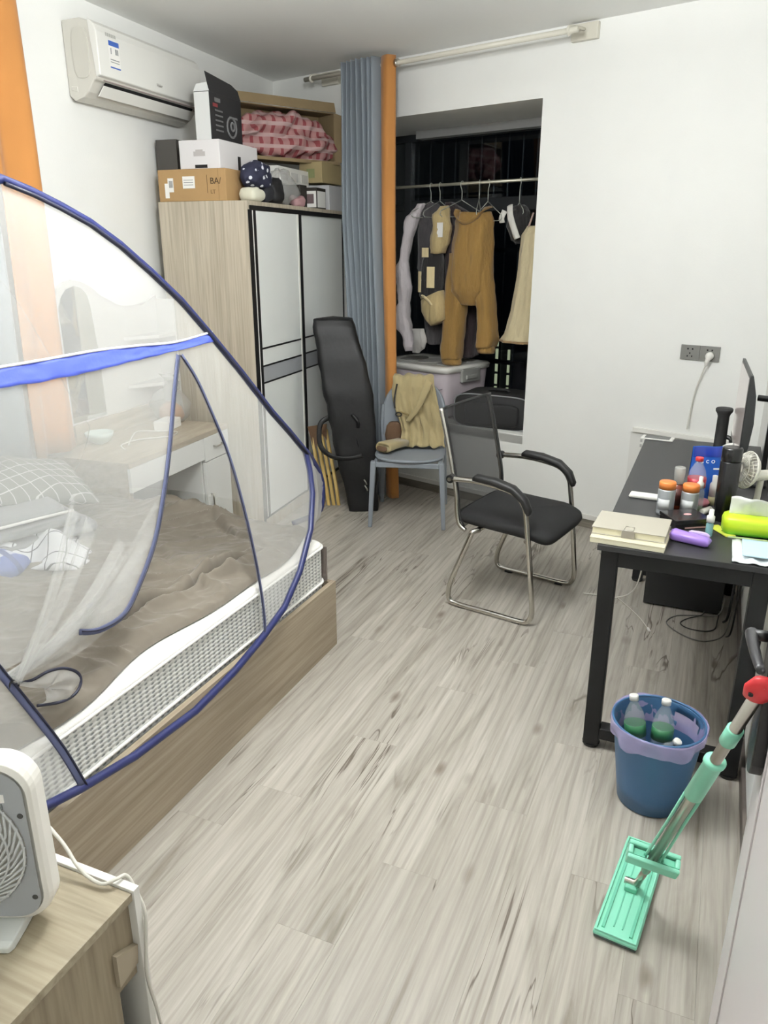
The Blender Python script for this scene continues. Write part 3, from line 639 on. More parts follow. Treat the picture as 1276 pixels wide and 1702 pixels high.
# 4 brown sweatpants
hanger(-2.933, 'wire hanger holding the brown sweatpants by the waist', tilt=R(28), ys=.16)
brown = cloth('mustard_brown_cloth', '94733c', .35)
t = thing('sweatpants', 'mustard brown sweatpants hanging in the centre of the drying rail', 'trousers', FB @ V((-2.93, OFF, .87)), AB)
b = B(FB); garment(b, [(-3.045, -2.82, 1.85, .075, 0, -.05), (-3.06, -2.80, 1.80, .09, .2, -.05), (-3.075, -2.795, 1.62, .11, .6, -.05), (-3.085, -2.785, 1.45, .115, 1, -.05), (-3.09, -2.78, 1.36, .105, 1.3, -.05), (-3.0, -2.86, 1.27, .07, 1.5, -.05)], 6, 36); b.wrinkle(.014, 8, 2)
b.done('seat', brown, t, sm=True)
for pts in ([(-3.02, 1.60, .07, -.06), (-3.035, 1.40, .085, -.06), (-3.05, 1.22, .083, -.065), (-3.062, 1.05, .080, -.07), (-3.07, .96, .080, -.07), (-3.067, .905, .074, -.07)], [(-2.86, 1.60, .06, -.04), (-2.845, 1.40, .07, -.04), (-2.825, 1.25, .065, -.03), (-2.81, 1.12, .065, -.03), (-2.805, 1.05, .072, -.03), (-2.815, 1.0, .062, -.03)]):
    b = B(FB); b.loft([oval((c[0], OFF + c[3], c[1]), (1, 0, 0), (0, 1, 0), c[2], .075, 24, 2.2, c[1] * 5, .06, 5) for c in dense(pts)]); b.wrinkle(.010, 10, 7)
    b.done('leg', brown, t, sm=True)
    e = pts[-1]; b = B(FB); b.loft([oval((e[0] + x, OFF + e[3], e[1] - dz), (1, 0, 0), (0, 1, 0), e[2] * s_, .058 * s_, 24, 2.2, 0, .03, 9) for dz, s_, x in ((-.015, .95, 0), (.0, 1, 0), (.022, 1, .004), (.04, .88, .006))])
    b.done('cuff', brown, t, sm=True)
b = B(FB)
b.tube([(-3.03, OFF - .10, 1.87), (-3.01, OFF - .14, 1.82), (-2.94, OFF - .155, 1.785), (-2.87, OFF - .14, 1.81), (-2.83, OFF - .09, 1.865), (-2.84, OFF + .0, 1.885)], .022, 8, sm=4, flat=(0, .5, 1)); b.wrinkle(.004, 20)
b.done('waistband', brown, t, sm=True)
# 5 bare hanger turned to the room
hanger(-2.865, 'bare wire hanger in front of the sweatpants waist', tilt=R(62), ys=.17, dz=.115, drop=.085)
# 6 black top with white trims
hanger(-2.633, 'wire hanger holding the black and white top near the right end', tilt=R(50), ys=.07, dz=.13, drop=.04)
t = thing('halter_shirt', 'small black top with white bands hanging near the right end of the rail', 'top', FB @ V((-2.63, OFF, 1.66)), AB)
b = B(FB); garment(b, [(-2.66, -2.61, 1.885, .04, 0), (-2.70, -2.565, 1.85, .07, .5), (-2.695, -2.56, 1.76, .08, 1), (-2.67, -2.575, 1.68, .06, 1.4), (-2.64, -2.60, 1.655, .03, 1.6)], 4); b.wrinkle(.012, 14)
b.done('body', blk, t, sm=True)
b = B(FB); b.tube([(-2.665, OFF - .06, 1.885), (-2.64, OFF - .09, 1.82), (-2.60, OFF - .095, 1.73), (-2.585, OFF - .085, 1.69)], .022, 8, sm=4, flat=(0, 1, 0)); b.done('white_band', cloth('white_cloth', 'd9d7d0'), t, sm=True)
b = B(FB); b.tube([(-2.70, OFF - .06, 1.855), (-2.715, OFF - .07, 1.815), (-2.715, OFF - .06, 1.785)], .02, 8, sm=4, flat=(0, 1, 0)); b.done('white_band', cloth('white_cloth', 'd9d7d0'), t, sm=True)
# 7 cream dress cut by the opening's edge
hanger(-2.50, 'wire hanger holding the cream dress at the right end of the rail', tilt=R(30), ys=.06, dz=.20, drop=.05)
t = thing('cream_dress', 'long cream dress hanging at the right end of the drying rail', 'dress', FB @ V((-2.55, OFF, 1.05)), AB)
b = B(FB); garment(b, [(-2.555, -2.43, 1.765, .06, 0), (-2.585, -2.40, 1.71, .09, .3), (-2.60, -2.40, 1.50, .10, .7), (-2.625, -2.39, 1.25, .12, 1), (-2.665, -2.38, 1.10, .14, 1.2), (-2.69, -2.375, 1.065, .145, 1.3)], 9, 54); b.wrinkle(.006, 9)
b.done('body', cloth('cream_cloth_dress', 'cdbf9b'), t, sm=True)
b = B(FB)
for s_ in (-.05, .04): b.tube([(-2.53, OFF + s_, 1.755), (-2.515, OFF + s_ * .5, 1.84)], .006, 6)
b.done('strap', cloth('pinkish_strap', 'b99f96'), t, sm=True)
b = B(FB); b.tube([oval(((-2.69 - 2.375) / 2, OFF, 1.058), (1, 0, 0), (0, 1, 0), .158, .146, 54, 2.2, 1.3, .05, 9)[i] for i in range(54)], .008, 6, True); b.done('hem', cloth('brown_hem', '9b7f5b'), t, sm=True)

# ------------------------------------------------------------------ storage box and suitcase on the bay sill
zs = WZ0 - .008
Fs = FB @ M4.Translation((-3.30, .33, zs)) @ M4.Rotation(R(-5), 4, 'Z')
t = thing('storage_box', 'large lilac plastic storage box with white lid on the bay sill', 'storage box', Fs @ V((0, 0, 0)), AB + R(-5))
lil = mat('lilac_plastic', 'cfc4ca', .35)
b = B(Fs); b.loft([oval((0, 0, z), (1, 0, 0), (0, 1, 0), a, c, 40, 9) for z, a, c in ((.0005, .30, .22), (.02, .315, .235), (.33, .335, .255))]); b.done('tub', lil, t, sm=True, bev=.004)
b = B(Fs); b.loft([oval((0, 0, z), (1, 0, 0), (0, 1, 0), a, c, 40, 9) for z, a, c in ((.325, .348, .268), (.352, .352, .272), (.362, .345, .265), (.364, .30, .22), (.358, .29, .21))]); b.done('lid', white_p, t, sm=True)
b = B(Fs)
for i in range(-1, 2): b.lathe([(.075, .3585), (.082, .3585), (.082, .363), (.075, .363)], (i * .18, 0, 0), 20, sy=1.6)
b.done('lid_emboss', mat('lid_grey', 'b5b3ae', .5), t, sm=True)
b = B(Fs); b.tube([(-.30, -.252, .24), (-.18, -.254, .275), (-.05, -.255, .265), (.10, -.256, .215), (.22, -.256, .20), (.31, -.252, .22)], .003, 6, sm=5); b.done('wave_line', mat('lilac_line', '8d858b', .5), t, sm=True)
b = B(Fs); b.box(.338, .362, -.10, .10, .25, .345); b.box(.35, .372, -.06, .06, .27, .30); b.done('latch_handle', mat('clear_grey_plastic', '9c9c98', .25), t, bev=.006)
Fs = FB @ M4.Translation((-2.640, .195, zs)) @ M4.Rotation(R(11), 4, 'Z')
t = thing('soft_suitcase', 'black fabric suitcase with pale piping lying beside the storage box', 'suitcase', Fs @ V((0, 0, 0)), AB + R(14))
bk = mat('black_canvas', '161617', .75, bump=.2, bs=300)
b = B(Fs); b.loft([oval((0, y, .115), (1, 0, 0), (0, 0, 1), a, c, 40, 5) for y, a, c in ((-.155, .258, .105), (-.145, .270, .113), (.13, .270, .113), (.15, .258, .105))]); b.done('case_body', bk, t, sm=True)
rg = oval((0, -.157, .115), (1, 0, 0), (0, 0, 1), .264, .111, 40, 5)
B(Fs).tube([rg[i] for i in range(40)], .0045, 6, True).done('piping', mat('grey_piping', '8f9092', .4), t, sm=True)
b = B(Fs); b.loft([oval((0, y, .10), (1, 0, 0), (0, 0, 1), a, c, 32, 6) for y, a, c in ((-.157, .19, .075), (-.172, .185, .072), (-.176, .17, .06))]); b.done('front_pocket', bk, t, sm=True)
B(Fs).tube([(-.07, -.02, .228), (-.05, -.02, .243), (.05, -.02, .243), (.07, -.02, .228)], .009, 8, sm=3).done('carry_handle', bk, t, sm=True)

# ------------------------------------------------------------------ long black bag and folded stool leaning on the wardrobe
gx = V((.90, .435, 0)); gy = V((-.435, .90, 0))
def bagring(p, a, c, tilt=0, n=28): return oval(p, gx, gy, a, c, n, 7)
t = thing('long_bag', 'long black equipment bag leaning on the right wardrobe door', 'bag', (-2.03, 4.37, 0))
bagm = mat('black_vinyl', '0a0a0b', .52, spec=.35, bump=.5, bs=22, var=.3, vs=5)
b = B(); pts = [((-2.020, 4.360, .001), .095, .055), ((-2.024, 4.362, .05), .10, .06), ((-2.045, 4.366, .25), .118, .075), ((-2.082, 4.372, .50), .142, .085), ((-2.125, 4.380, .75), .155, .09), ((-2.185, 4.390, 1.0), .142, .085), ((-2.225, 4.398, 1.17), .130, .075), ((-2.234, 4.40, 1.215), .122, .065), ((-2.236, 4.40, 1.222), .10, .045)]
b.loft([bagring(p, a, c) for p, a, c in [(V(x[:3]), x[3], x[4]) for x in dense([(*p, a, c) for p, a, c in pts], 5)]]); b.wrinkle(.012, 9)
for q in b.bm.verts: q.co.z = max(q.co.z, .001)
b.done('bag_body', bagm, t, sm=True)
ax = lambda z: V((-2.02 - .158 * z - .004 * z * z, 4.358 + .032 * z, z))
b = B(); b.tube([ax(.62) + gx * -.125 + gy * -.07, ax(.58) + gx * -.19 + gy * -.09, ax(.45) + gx * -.21 + gy * -.10, ax(.38) + gx * -.15 + gy * -.10, ax(.36) + gx * -.05 + gy * -.09, ax(.38) + gx * .05 + gy * -.09], .016, 8, sm=5, flat=gy); b.done('strap', bagm, t, sm=True)
b = B(); b.tube([ax(.64) + gx * .02 + gy * -.092, ax(.60) + gx * .05 + gy * -.105, ax(.56) + gx * .045 + gy * -.092], .012, 8, sm=4); b.done('loop', bagm, t, sm=True)
b = B(); b.tube([ax(.68) + gx * .01 + gy * -.09, ax(.42) + gx * .035 + gy * -.086, ax(.37) + gx * .09 + gy * -.08], .004, 6, sm=4); b.done('zip', black_p, t, sm=True)
for z in (.20, .16): B().tube([ax(z + .02) + gx * .035 + gy * -.078, ax(z) + gx * .045 + gy * -.080, ax(z - .015) + gx * .048 + gy * -.076], .005, 6).done('buckle', steel, t, sm=True)

t = thing('folding_stool', 'folded stool with pale wooden legs and brown seat behind the long black bag', 'stool', (-2.23, 4.33, 0))
bam = woodmat('yellow_bamboo', 'b99a54', 'd9bd7c', (40, 40, 3), .5)
for k in range(4):
    o = V((-2.292 + .030 * k, 4.322 + .014 * k, 0)); tp = V((-2.372 + .028 * k, 4.33 + .016 * k, .50 + .01 * (k % 2)))
    b = B(); n = 5
    b.loft([[o.lerp(tp, i / n) + V((.010 * cx + .004 * math.sin(i), .008 * cy, .001 if i == 0 else 0)) for cx, cy in ((-1, -1), (1, -1), (1, 1), (-1, 1))] for i in range(n + 1)]); b.done('leg', bam, t, bev=.002)
b = B(); c0 = V((-2.395, 4.318, .53))
b.face([c0, c0 + V((.12, .04, .02)), c0 + V((.115, .045, -.09)), c0 + V((.075, .03, -.03)), c0 + V((.04, .01, -.16))]); b.done('seat_cloth', mat('brown_canvas', '5f4631', .85, bump=.2), t, solid=.012)

# ------------------------------------------------------------------ grey plastic chair with a jacket over it
AG = math.atan2(.279, .960); FG = frame((-1.62, 4.13, 0), AG)          # x to the chair's left-right, -y towards the room
gc = thing('grey_chair', 'light grey plastic side chair with round seat and back near the curtain', 'chair', (-1.62, 4.13, 0), AG)
gp_m = mat('grey_polypropylene', '858b92', .5, bump=.05)
b = B(FG); b.loft([oval((0, .19 + dy, z), (1, 0, 0), (0, 1, 0), a, c, 40, 2.6) for z, a, c, dy in ((.425, .195, .195, 0), (.418, .21, .215, 0), (.428, .216, .22, 0), (.436, .212, .215, 0), (.432, .19, .19, 0), (.428, .12, .12, 0))]); b.done('seat', gp_m, gc, sm=True)
def backp(u, v):
    hw = .205 * min(1, (1 - max(0, (v - .38) / .62) ** 2.6)) ** .5 if v > .38 else .205
    x = (u * 2 - 1) * max(hw, .012); z = .44 + .40 * v
    return V((x, .405 + .07 * v - .045 * (1 - (x / .21) ** 2) * -1 * .8, z))
b = B(FG); b.grid(24, 20, backp); b.done('backrest', gp_m, gc, sm=True, solid=.012, bev=0)
for sx in (-1, 1):
    b = B(FG); b.loft([[V((sx * (.205 + .022 * (1 - t_)), -.005 + .01 * t_, .42 * t_ + .0005)) + V((.016 * cx * (.75 + .3 * t_), .018 * cy * (.75 + .3 * t_), 0)) for cx, cy in ((-1, -1), (1, -1), (1, 1), (-1, 1))] for t_ in (0, .5, 1)]); b.done('leg', gp_m, gc, bev=.005)
    b = B(FG); b.loft([[V((sx * (.195 + .02 * (1 - t_)), .50 - .08 * t_, .43 * t_ + .0005)) + V((.016 * cx * (.75 + .3 * t_), .018 * cy * (.75 + .3 * t_), 0)) for cx, cy in ((-1, -1), (1, -1), (1, 1), (-1, 1))] for t_ in (0, .5, 1)]); b.done('leg', gp_m, gc, bev=.005)
    B(FG).tube([(sx * .195, .42, .42), (sx * .203, .43, .56), (sx * .20, .455, .68)], .014, 8, sm=3).done('back_post', gp_m, gc, sm=True)
    B(FG).box(sx * .195 - .012, sx * .195 + .012, .0, .42, .385, .415).done('side_rail', gp_m, gc, bev=.004)
B(FG).box(-.19, .19, -.012, .012, .385, .415).done('front_rail', gp_m, gc, bev=.004)
# khaki jacket draped over the backrest
kh = mat('khaki_cotton', 'a5966f', .9, bump=.25, bs=200, var=.05, vs=8, sheen=.2); kd = mat('brown_lining', '5c4430', .85)
jk = thing('khaki_jacket', 'khaki cotton jacket draped over the grey plastic chair', 'jacket', FG @ V((.02, .40, .45)), AG)
def jack(u, v):
    # v 0 at the back hem behind the chair, over the top, 1 at the seat
    top = .15
    if v < top: z = .70 + (.862 - .70) * v / top; y = .50
    else: t_ = (v - top) / (1 - top); z = .862 - .412 * t_; y = .415 - .06 * t_ - .05 * max(0, t_ - .8) * 5
    if abs(v - top) < .06: y = .50 - .085 * (v - top + .06) / .12; z = .862 + .012 * (1 - ((v - top) / .06) ** 2)
    t_ = max(0, (v - top) / (1 - top)); l = -.125 + .045 * t_ - .02 * math.sin(6 * t_); r = .115 + .095 * t_ ** .8
    x = l + (r - l) * u
    fold = .018 * math.sin(u * 13 + 4 * t_) * (.3 + t_) + .012 * math.sin(u * 29 - 7 * t_) * t_
    return V((x, y - .02 - abs(fold) , z + .006 * math.sin(u * 22)))
b = B(FG); b.grid(50, 50, jack); b.wrinkle(.008, 16, 3); b.done('jacket_body', kh, jk, sm=True, solid=.008)
b = B(FG); b.tube([(-.03, .315, .60), (.04, .305, .70), (.085, .32, .82), (.10, .335, .85)], [.012, .03, .035, .03], 10, sm=6, flat=(0, 1, 0)); b.wrinkle(.005, 20); b.done('lapel', kh, jk, sm=True)
b = B(FG); b.tube([(-.10, .345, .83), (-.115, .335, .74), (-.11, .32, .68)], .006, 6, sm=3, flat=(0, 1, 0)); b.done('zip', print_k, jk, sm=True)
b = B(FG); b.tube([(-.10, .318, .655), (-.07, .312, .66), (-.02, .308, .64)], .007, 6, sm=3, flat=(0, 1, 0)); b.done('pocket_flap', mat('khaki_shadow', '8c7b52', .9), jk, sm=True)
b = B(FG); b.tube([V((-.085 + .018 * math.cos(q), .305, .645 + .012 * math.sin(q))) for q in [k * math.pi / 6 for k in range(12)]], .004, 6, True); b.done('buckle', print_k, jk, sm=True)
b = B(FG); b.loft([oval(p, (.85, -.5, 0), (0, .2, 1), a, c, 20, 3) for p, a, c in (((-.06, .30, .47), .05, .022), ((-.12, .22, .472), .055, .026), ((-.155, .15, .472), .058, .030), ((-.165, .13, .47), .052, .026), ((-.160, .14, .47), .045, .018))]); b.wrinkle(.006, 22)
for q in b.bm.verts: q.co.z = max(q.co.z, .440)
b.done('sleeve', kh, jk, sm=True)
b = B(FG); b.loft([oval((-.168, .122, .468), (.85, -.5, 0), (0, .2, 1), .040, .015, 16, 3), oval((-.172, .118, .468), (.85, -.5, 0), (0, .2, 1), .038, .013, 16, 3)]); b.done('sleeve_opening', kd, jk)
b = B(FG); b.loft([oval((-.12, .355, z), (1, 0, 0), (0, 1, 0), a, .03, 16, 2.5) for z, a in ((.441, .05), (.50, .055), (.56, .05), (.585, .03))]); b.wrinkle(.006, 20); b.done('lining', kd, jk, sm=True)

# ------------------------------------------------------------------ office chair: chrome sled frame, mesh back, padded seat
AO = math.atan2(-.189, .982); FO = frame((-.78, 3.435, 0), AO)          # x forward, y to the far side
oc_ = thing('office_chair', 'black mesh office chair on chrome sled legs in the middle of the room', 'chair', (-.78, 3.435, 0), AO)
hw = .262
def mesh_mat():
    m, nt, p = nodes('black_mesh_fabric'); L = nt.links; tc = nt.nodes.new('ShaderNodeTexCoord'); out = nt.nodes['Material Output']
    p.inputs['Base Color'].default_value = lin('1a1a1b'); p.inputs['Roughness'].default_value = .8
    t_ = nt.nodes.new('ShaderNodeBsdfTransparent'); x = nt.nodes.new('ShaderNodeMixShader'); x.inputs[0].default_value = .80
    L.new(t_.outputs[0], x.inputs[1]); L.new(p.outputs[0], x.inputs[2]); L.new(x.outputs[0], out.inputs[0]); return m
for s_ in (-1, 1):
    y = s_ * hw
    B(FO).tube([(-.215, y, .632), (-.10, y, .640), (.02, y, .632), (.10, y, .612), (.145, y, .565), (.160, y, .50), (.185, y, .33), (.208, y, .14), (.214, y, .07), (.202, y, .030), (.165, y, .0135), (.0, y, .0135), (-.17, y, .0135), (-.212, y, .030), (-.216, y, .075), (-.198, y, .145), (-.115, y, .36), (-.10, y, .395), (-.08, y - s_ * .03, .402)], .0125, 10, sm=5).done('leg_frame', chrome, oc_, sm=True)
    b = B(FO); b.loft([oval(p, nrm, (0, 1, 0), a, c, 14, 2.8) for p, nrm, a, c in [(V(q[:3]), V(q[3:6]), q[6], q[7]) for q in dense([(-.105, y, .652, 0, 0, 1, .010, .016), (-.09, y, .658, 0, 0, 1, .017, .024), (.0, y, .654, .1, 0, 1, .018, .025), (.09, y, .634, .35, 0, .93, .018, .025), (.145, y, .592, .75, 0, .65, .017, .024), (.168, y, .545, .95, 0, .3, .015, .022), (.170, y, .53, .97, 0, .2, .008, .014)], 3)]]); b.done('armrest', mat('black_rubber', '141414', .55), oc_, sm=True)
    B(FO).cyl((-.222, y - .02 * s_, .632), (-.222, y + .012 * s_, .632), .020).done('arm_joint', black_p, oc_, bev=.003)
    B(FO).cyl((-.222, y + .010 * s_, .632), (-.222, y + .018 * s_, .632), .009).done('bolt', steel, oc_)
hb = .235
bk_pts = [(-.298, .945), (-.275, .86), (-.245, .74), (-.222, .64), (-.205, .55), (-.20, .47), (-.185, .41), (-.15, .385)]
path = [(x, -hb, z) for x, z in bk_pts][::-1] + [(-.300, -hb + .02, .958), (-.305, 0, .962), (-.300, hb - .02, .958)] + [(x, hb, z) for x, z in bk_pts]
for s_ in (-1, 1): B(FO).tube([(x, s_ * hb, z) for x, z in bk_pts], .011, 10, sm=4).done('back_post', chrome, oc_, sm=True)
def bkx(v):
    z = .40 + .545 * v
    for (x1, z1), (x0, z0) in zip(bk_pts, bk_pts[1:]):
        if z0 <= z <= z1: return x0 + (x1 - x0) * (z - z0) / (z1 - z0), z
    return bk_pts[0][0], z
def bmesh_(u, v):
    x, z = bkx(v); y = (u * 2 - 1) * hb; return V((x + .012 - .012 * (1 - (y / hb) ** 2), y, z))
b = B(FO); b.grid(13, 17, bmesh_); b.done('mesh_back', mesh_mat(), oc_, sm=True)
b = B(FO); b.tube([bmesh_(i / 12, 1) for i in range(13)], .006, 8); b.done('top_bar', black_p, oc_, sm=True)
for s_ in (-1, 1):
    b = B(FO); b.tube([bmesh_(.5 + s_ * .49, i / 16) for i in range(17)], .008, 8, flat=(1, 0, 0)); b.done('mesh_hem', mat('black_web', '202020', .8), oc_, sm=True)
b = B(FO); b.loft([oval((.02, 0, z), (1, 0, 0), (0, 1, 0), a, c, 48, 7) for z, a, c in ((.402, .215, .215), (.408, .232, .232), (.43, .242, .242), (.448, .238, .238), (.456, .222, .222), (.460, .17, .17), (.461, .05, .05))])
for q in b.bm.verts:
    q.co.z += .012 * min(1, max(0, (.09 - q.co.x) / .25)) - .03 * max(0, (q.co.x - .16) / .1)
b.done('seat', mat('black_seat_mesh', '0f0f10', .85, bump=.4, bs=500), oc_, sm=True)
B(FO).tube([(-.09, -hw + .03, .398), (-.085, 0, .398), (-.09, hw - .03, .398)], .012, 8).done('cross_bar', chrome, oc_, sm=True)
B(FO).tube([(.158, -hw + .012, .40), (.15, -.2, .396), (.15, .2, .396), (.158, hw - .012, .40)], .010, 8).done('cross_bar', chrome, oc_, sm=True)
for s_ in (-1, 1):
    B(FO).box(-.16, -.12, s_ * .258 - .013, s_ * .258 + .013, .0003, .010).done('glide', black_p, oc_)
    B(FO).box(.12, .16, s_ * .258 - .013, s_ * .258 + .013, .0003, .010).done('glide', black_p, oc_)

# ------------------------------------------------------------------ desk
DX0, DX1, DY0, DY1, DZ = -.268, .246, 2.325, 3.915, .75
dk = thing('desk', 'black laminate desk on black square steel legs along the right wall', 'desk', ((DX0 + DX1) / 2, (DY0 + DY1) / 2, 0))
top_m = mat('charcoal_laminate', '2d2d2e', .42, spec=.35, bump=.06, bs=300)
B().box(DX0, DX1, DY0, DY1, DZ - .018, DZ).done('desk_top', top_m, dk, bev=.0015)
lw = .052
for y in (DY0 + .012, DY1 - .012 - lw):
    for x in (DX0 + .012, DX1 - .012 - lw):
        lg = B().box(x, x + lw, y, y + lw, .012, DZ - .019).done('leg', black_m, dk, bev=.003)
        B().cyl((x + lw / 2, y + lw / 2, .0003), (x + lw / 2, y + lw / 2, .0125), .026, .03).done('foot', black_p, lg)
    B().box(DX0 + .012 + lw, DX1 - .012 - lw, y, y + lw, .04, .04 + lw * .8).done('foot_bar', black_m, dk, bev=.003)
    B().box(DX0 + .012 + lw, DX1 - .012 - lw, y, y + lw, DZ - .019 - lw, DZ - .0195).done('top_bar', black_m, dk, bev=.003)
for x in (DX0 + .012, DX1 - .012 - lw):
    B().box(x + .006, x + lw - .006, DY0 + .012 + lw, DY1 - .012 - lw, DZ - .06, DZ - .0195).done('side_rail', black_m, dk, bev=.002)
B().box(DX0 + .09, DX0 + .12, 3.05, 3.08, .62, DZ - .019).done('cable_clip', black_p, dk)
Zd = DZ + .0004
def solo(b, name, m, label, cat, o, sm=True, bev=0, rot=0, group=None, solid=0): return tag(b.done(name, m, sm=sm, bev=bev, origin=o, rot=rot, solid=solid), label, cat, group)
# notebooks
Fn = frame((-.178, 2.425, Zd), R(-3))
t = thing('notebook', 'thick cream paper notebook without cover, lowest on the desk corner', 'notebook', Fn @ V((0, 0, 0)), R(-3))
B(Fn).box(-.112, .112, -.09, .08, 0, .016).done('pages', mat('cream_paper', 'dcd6bb', .8), t, bev=.001)
B(Fn).box(-.113, .113, -.091, .081, .0162, .018).done('cover', mat('cream_cover', 'cfc8ad', .7), t)
Fn = frame((-.180, 2.455, Zd + .0185), R(-2))
t = thing('grey_notebook', 'grey covered notebook with a clasp lying on the cream notebook', 'notebook', Fn @ V((0, 0, 0)), R(-2))
gco = mat('grey_cover', 'a9a496', .55)
B(Fn).box(-.113, .112, -.088, .084, 0, .003).done('cover', gco, t, bev=.001)
B(Fn).box(-.110, .108, -.085, .082, .0031, .021).done('pages', mat('cream_paper', 'dcd6bb', .8), t)
B(Fn).box(-.113, .112, -.088, .084, .0212, .0245).done('cover', gco, t, bev=.001)
B(Fn).box(-.02, .02, -.091, -.0885, .0, .0245).done('clasp', mat('grey_clasp', '8d877d', .4), t, bev=.0)
b = B(Fn); b.tube([(-.014, -.05, .025), (-.014, -.088, .025), (.014, -.088, .025), (.014, -.05, .025)], .002, 6, True); b.done('clasp_ring', steel, t, sm=True)
# far phone, remote, cables
Fp = frame((-.212, 3.885, Zd), R(-6))
t = thing('phone', 'smartphone with dark screen lying at the desk\'s far corner', 'phone', Fp @ V((0, 0, 0)), R(-6))
B(Fp).box(-.075, .075, -.036, .036, 0, .008).done('phone_body', white_p, t, bev=.003)
B(Fp).box(-.058, .058, -.033, .033, .0081, .0088).done('screen', mat('phone_screen', '2b2c30', .12), t)
B(Fp).cyl((.068, 0, .008), (.068, 0, .0088), .005).done('home_button', offw, t)
Fp = frame((-.158, 2.885, Zd), R(-3))
t = thing('white_remote', 'flat white plastic case lying beside the orange-capped cans', 'case', Fp @ V((0, 0, 0)), R(-3))
B(Fp).box(-.075, .075, -.024, .024, 0, .014).done('case_body', white_p, t, bev=.005, seg=3)
B(Fp).box(-.076, .076, -.0245, .0245, .0065, .0075).done('seam', offw, t)
# two silver cans with orange caps
def can(x, y, h, r, lab):
    t = thing('spray_can', lab, 'can', (x, y, Zd))
    B().lathe([(r * .6, Zd), (r * .95, Zd), (r, Zd + .006), (r, Zd + h - .03), (r * .97, Zd + h - .026), (r * .5, Zd + h - .025)], (x, y, 0), 28).done('can_body', mat('can_silver', 'a9adb0', .32, metal=.35), t, sm=True)
    B().lathe([(r * .5, Zd + h - .0245), (r * .98, Zd + h - .0245), (r * .98, Zd + h - .004), (r * .9, Zd + h), (r * .3, Zd + h)], (x, y, 0), 28).done('cap', mat('orange_cap', 'd9803f', .4), t, sm=True)
    b = B(); b.loft([[V((x + r * 1.004 * math.cos(q), y + r * 1.004 * math.sin(q), z)) for q in [R(-150 + 8 * k) for k in range(12)]] + [V((x + r * .99 * math.cos(q), y + r * .99 * math.sin(q), z)) for q in [R(-62 - 8 * k) for k in range(12)]] for z in (Zd + .02, Zd + h * .5)]); b.done('label', mat('can_label', 'c7c9c9', .4), t, sm=True)
can(-.098, 2.722, .118, .029, 'silver can with orange cap, nearer the white case')
can(-.022, 2.755, .108, .029, 'silver can with orange cap behind the black flat box, nearer the tall black cylinder')
# brown bottle with clear cap
x, y = -.066, 2.805; t = thing('brown_bottle', 'brown glass bottle with clear cap between the two orange-capped cans', 'bottle', (x, y, Zd))
B().lathe([(.010, Zd), (.019, Zd), (.020, Zd + .004), (.020, Zd + .088), (.010, Zd + .092)], (x, y, 0), 24).done('bottle_body', mat('amber_glass', '6b2c1c', .15), t, sm=True)
B().lathe([(.0203, Zd + .014), (.0206, Zd + .014), (.0206, Zd + .075), (.0203, Zd + .075)], (x, y, 0), 24).done('label', mat('dark_red_label', '4a2019', .5), t, sm=True)
B().lathe([(.009, Zd + .0925), (.0185, Zd + .0925), (.019, Zd + .148), (.017, Zd + .152), (.008, Zd + .152)], (x, y, 0), 24).done('clear_cap', mat('clear_cap', 'c4c5c0', .12, alpha=.55), t, sm=True)
# cola bottle
clear = mat('clear_plastic', 'cfd5d6', .06, alpha=.24)
def pet(name, lab, x, y, z, h, r, capm, lm, lz, cat='bottle', X=None, liquid=None):
    t = thing(name, lab, cat, (x, y, z)); k = h
    b = B(X); b.lathe([(r * .5, 0), (r * .95, .002), (r, .012), (r, k * .30), (r * .93, k * .34), (r, k * .38), (r, k * .62), (r * .85, k * .74), (r * .45, k * .87), (r * .36, k * .90), (r * .36, k * .945)], (x, y, z) if X is None else (0, 0, 0), 24); b.done('bottle_body', clear, t, sm=True)
    b = B(X); b.lathe([(r * .2, k * .925), (r * .44, k * .925), (r * .44, k * .99), (r * .4, k), (r * .2, k)], (x, y, z) if X is None else (0, 0, 0), 20); b.done('cap', capm, t, sm=True)
    if lm: b = B(X); b.lathe([(r * 1.0, k * lz[0]), (r * 1.02, k * lz[0]), (r * 1.02, k * lz[1]), (r * 1.0, k * lz[1])], (x, y, z) if X is None else (0, 0, 0), 24); b.done('label', lm, t, sm=True)
    return t
red_cap = mat('red_plastic', 'cf3a3c', .35)
pet('cola_bottle', 'clear soft drink bottle with red cap and red label before the blue bag', -.008, 2.842, Zd, .185, .031, red_cap, mat('red_label', 'b8333f', .4), (.42, .60))
# white pump bottle
x, y = .006, 2.79; t = thing('spray_bottle', 'small clear spray bottle with white nozzle behind the second orange-capped can', 'bottle', (x, y, Zd))
B().lathe([(.010, Zd), (.016, Zd), (.017, Zd + .004), (.017, Zd + .075), (.009, Zd + .088)], (x, y, 0), 20).done('bottle_body', clear, t, sm=True)
B().lathe([(.006, Zd + .0885), (.012, Zd + .0885), (.012, Zd + .105), (.007, Zd + .112), (.0065, Zd + .128), (.003, Zd + .13)], (x, y, 0), 20).done('nozzle', white_p, t, sm=True)
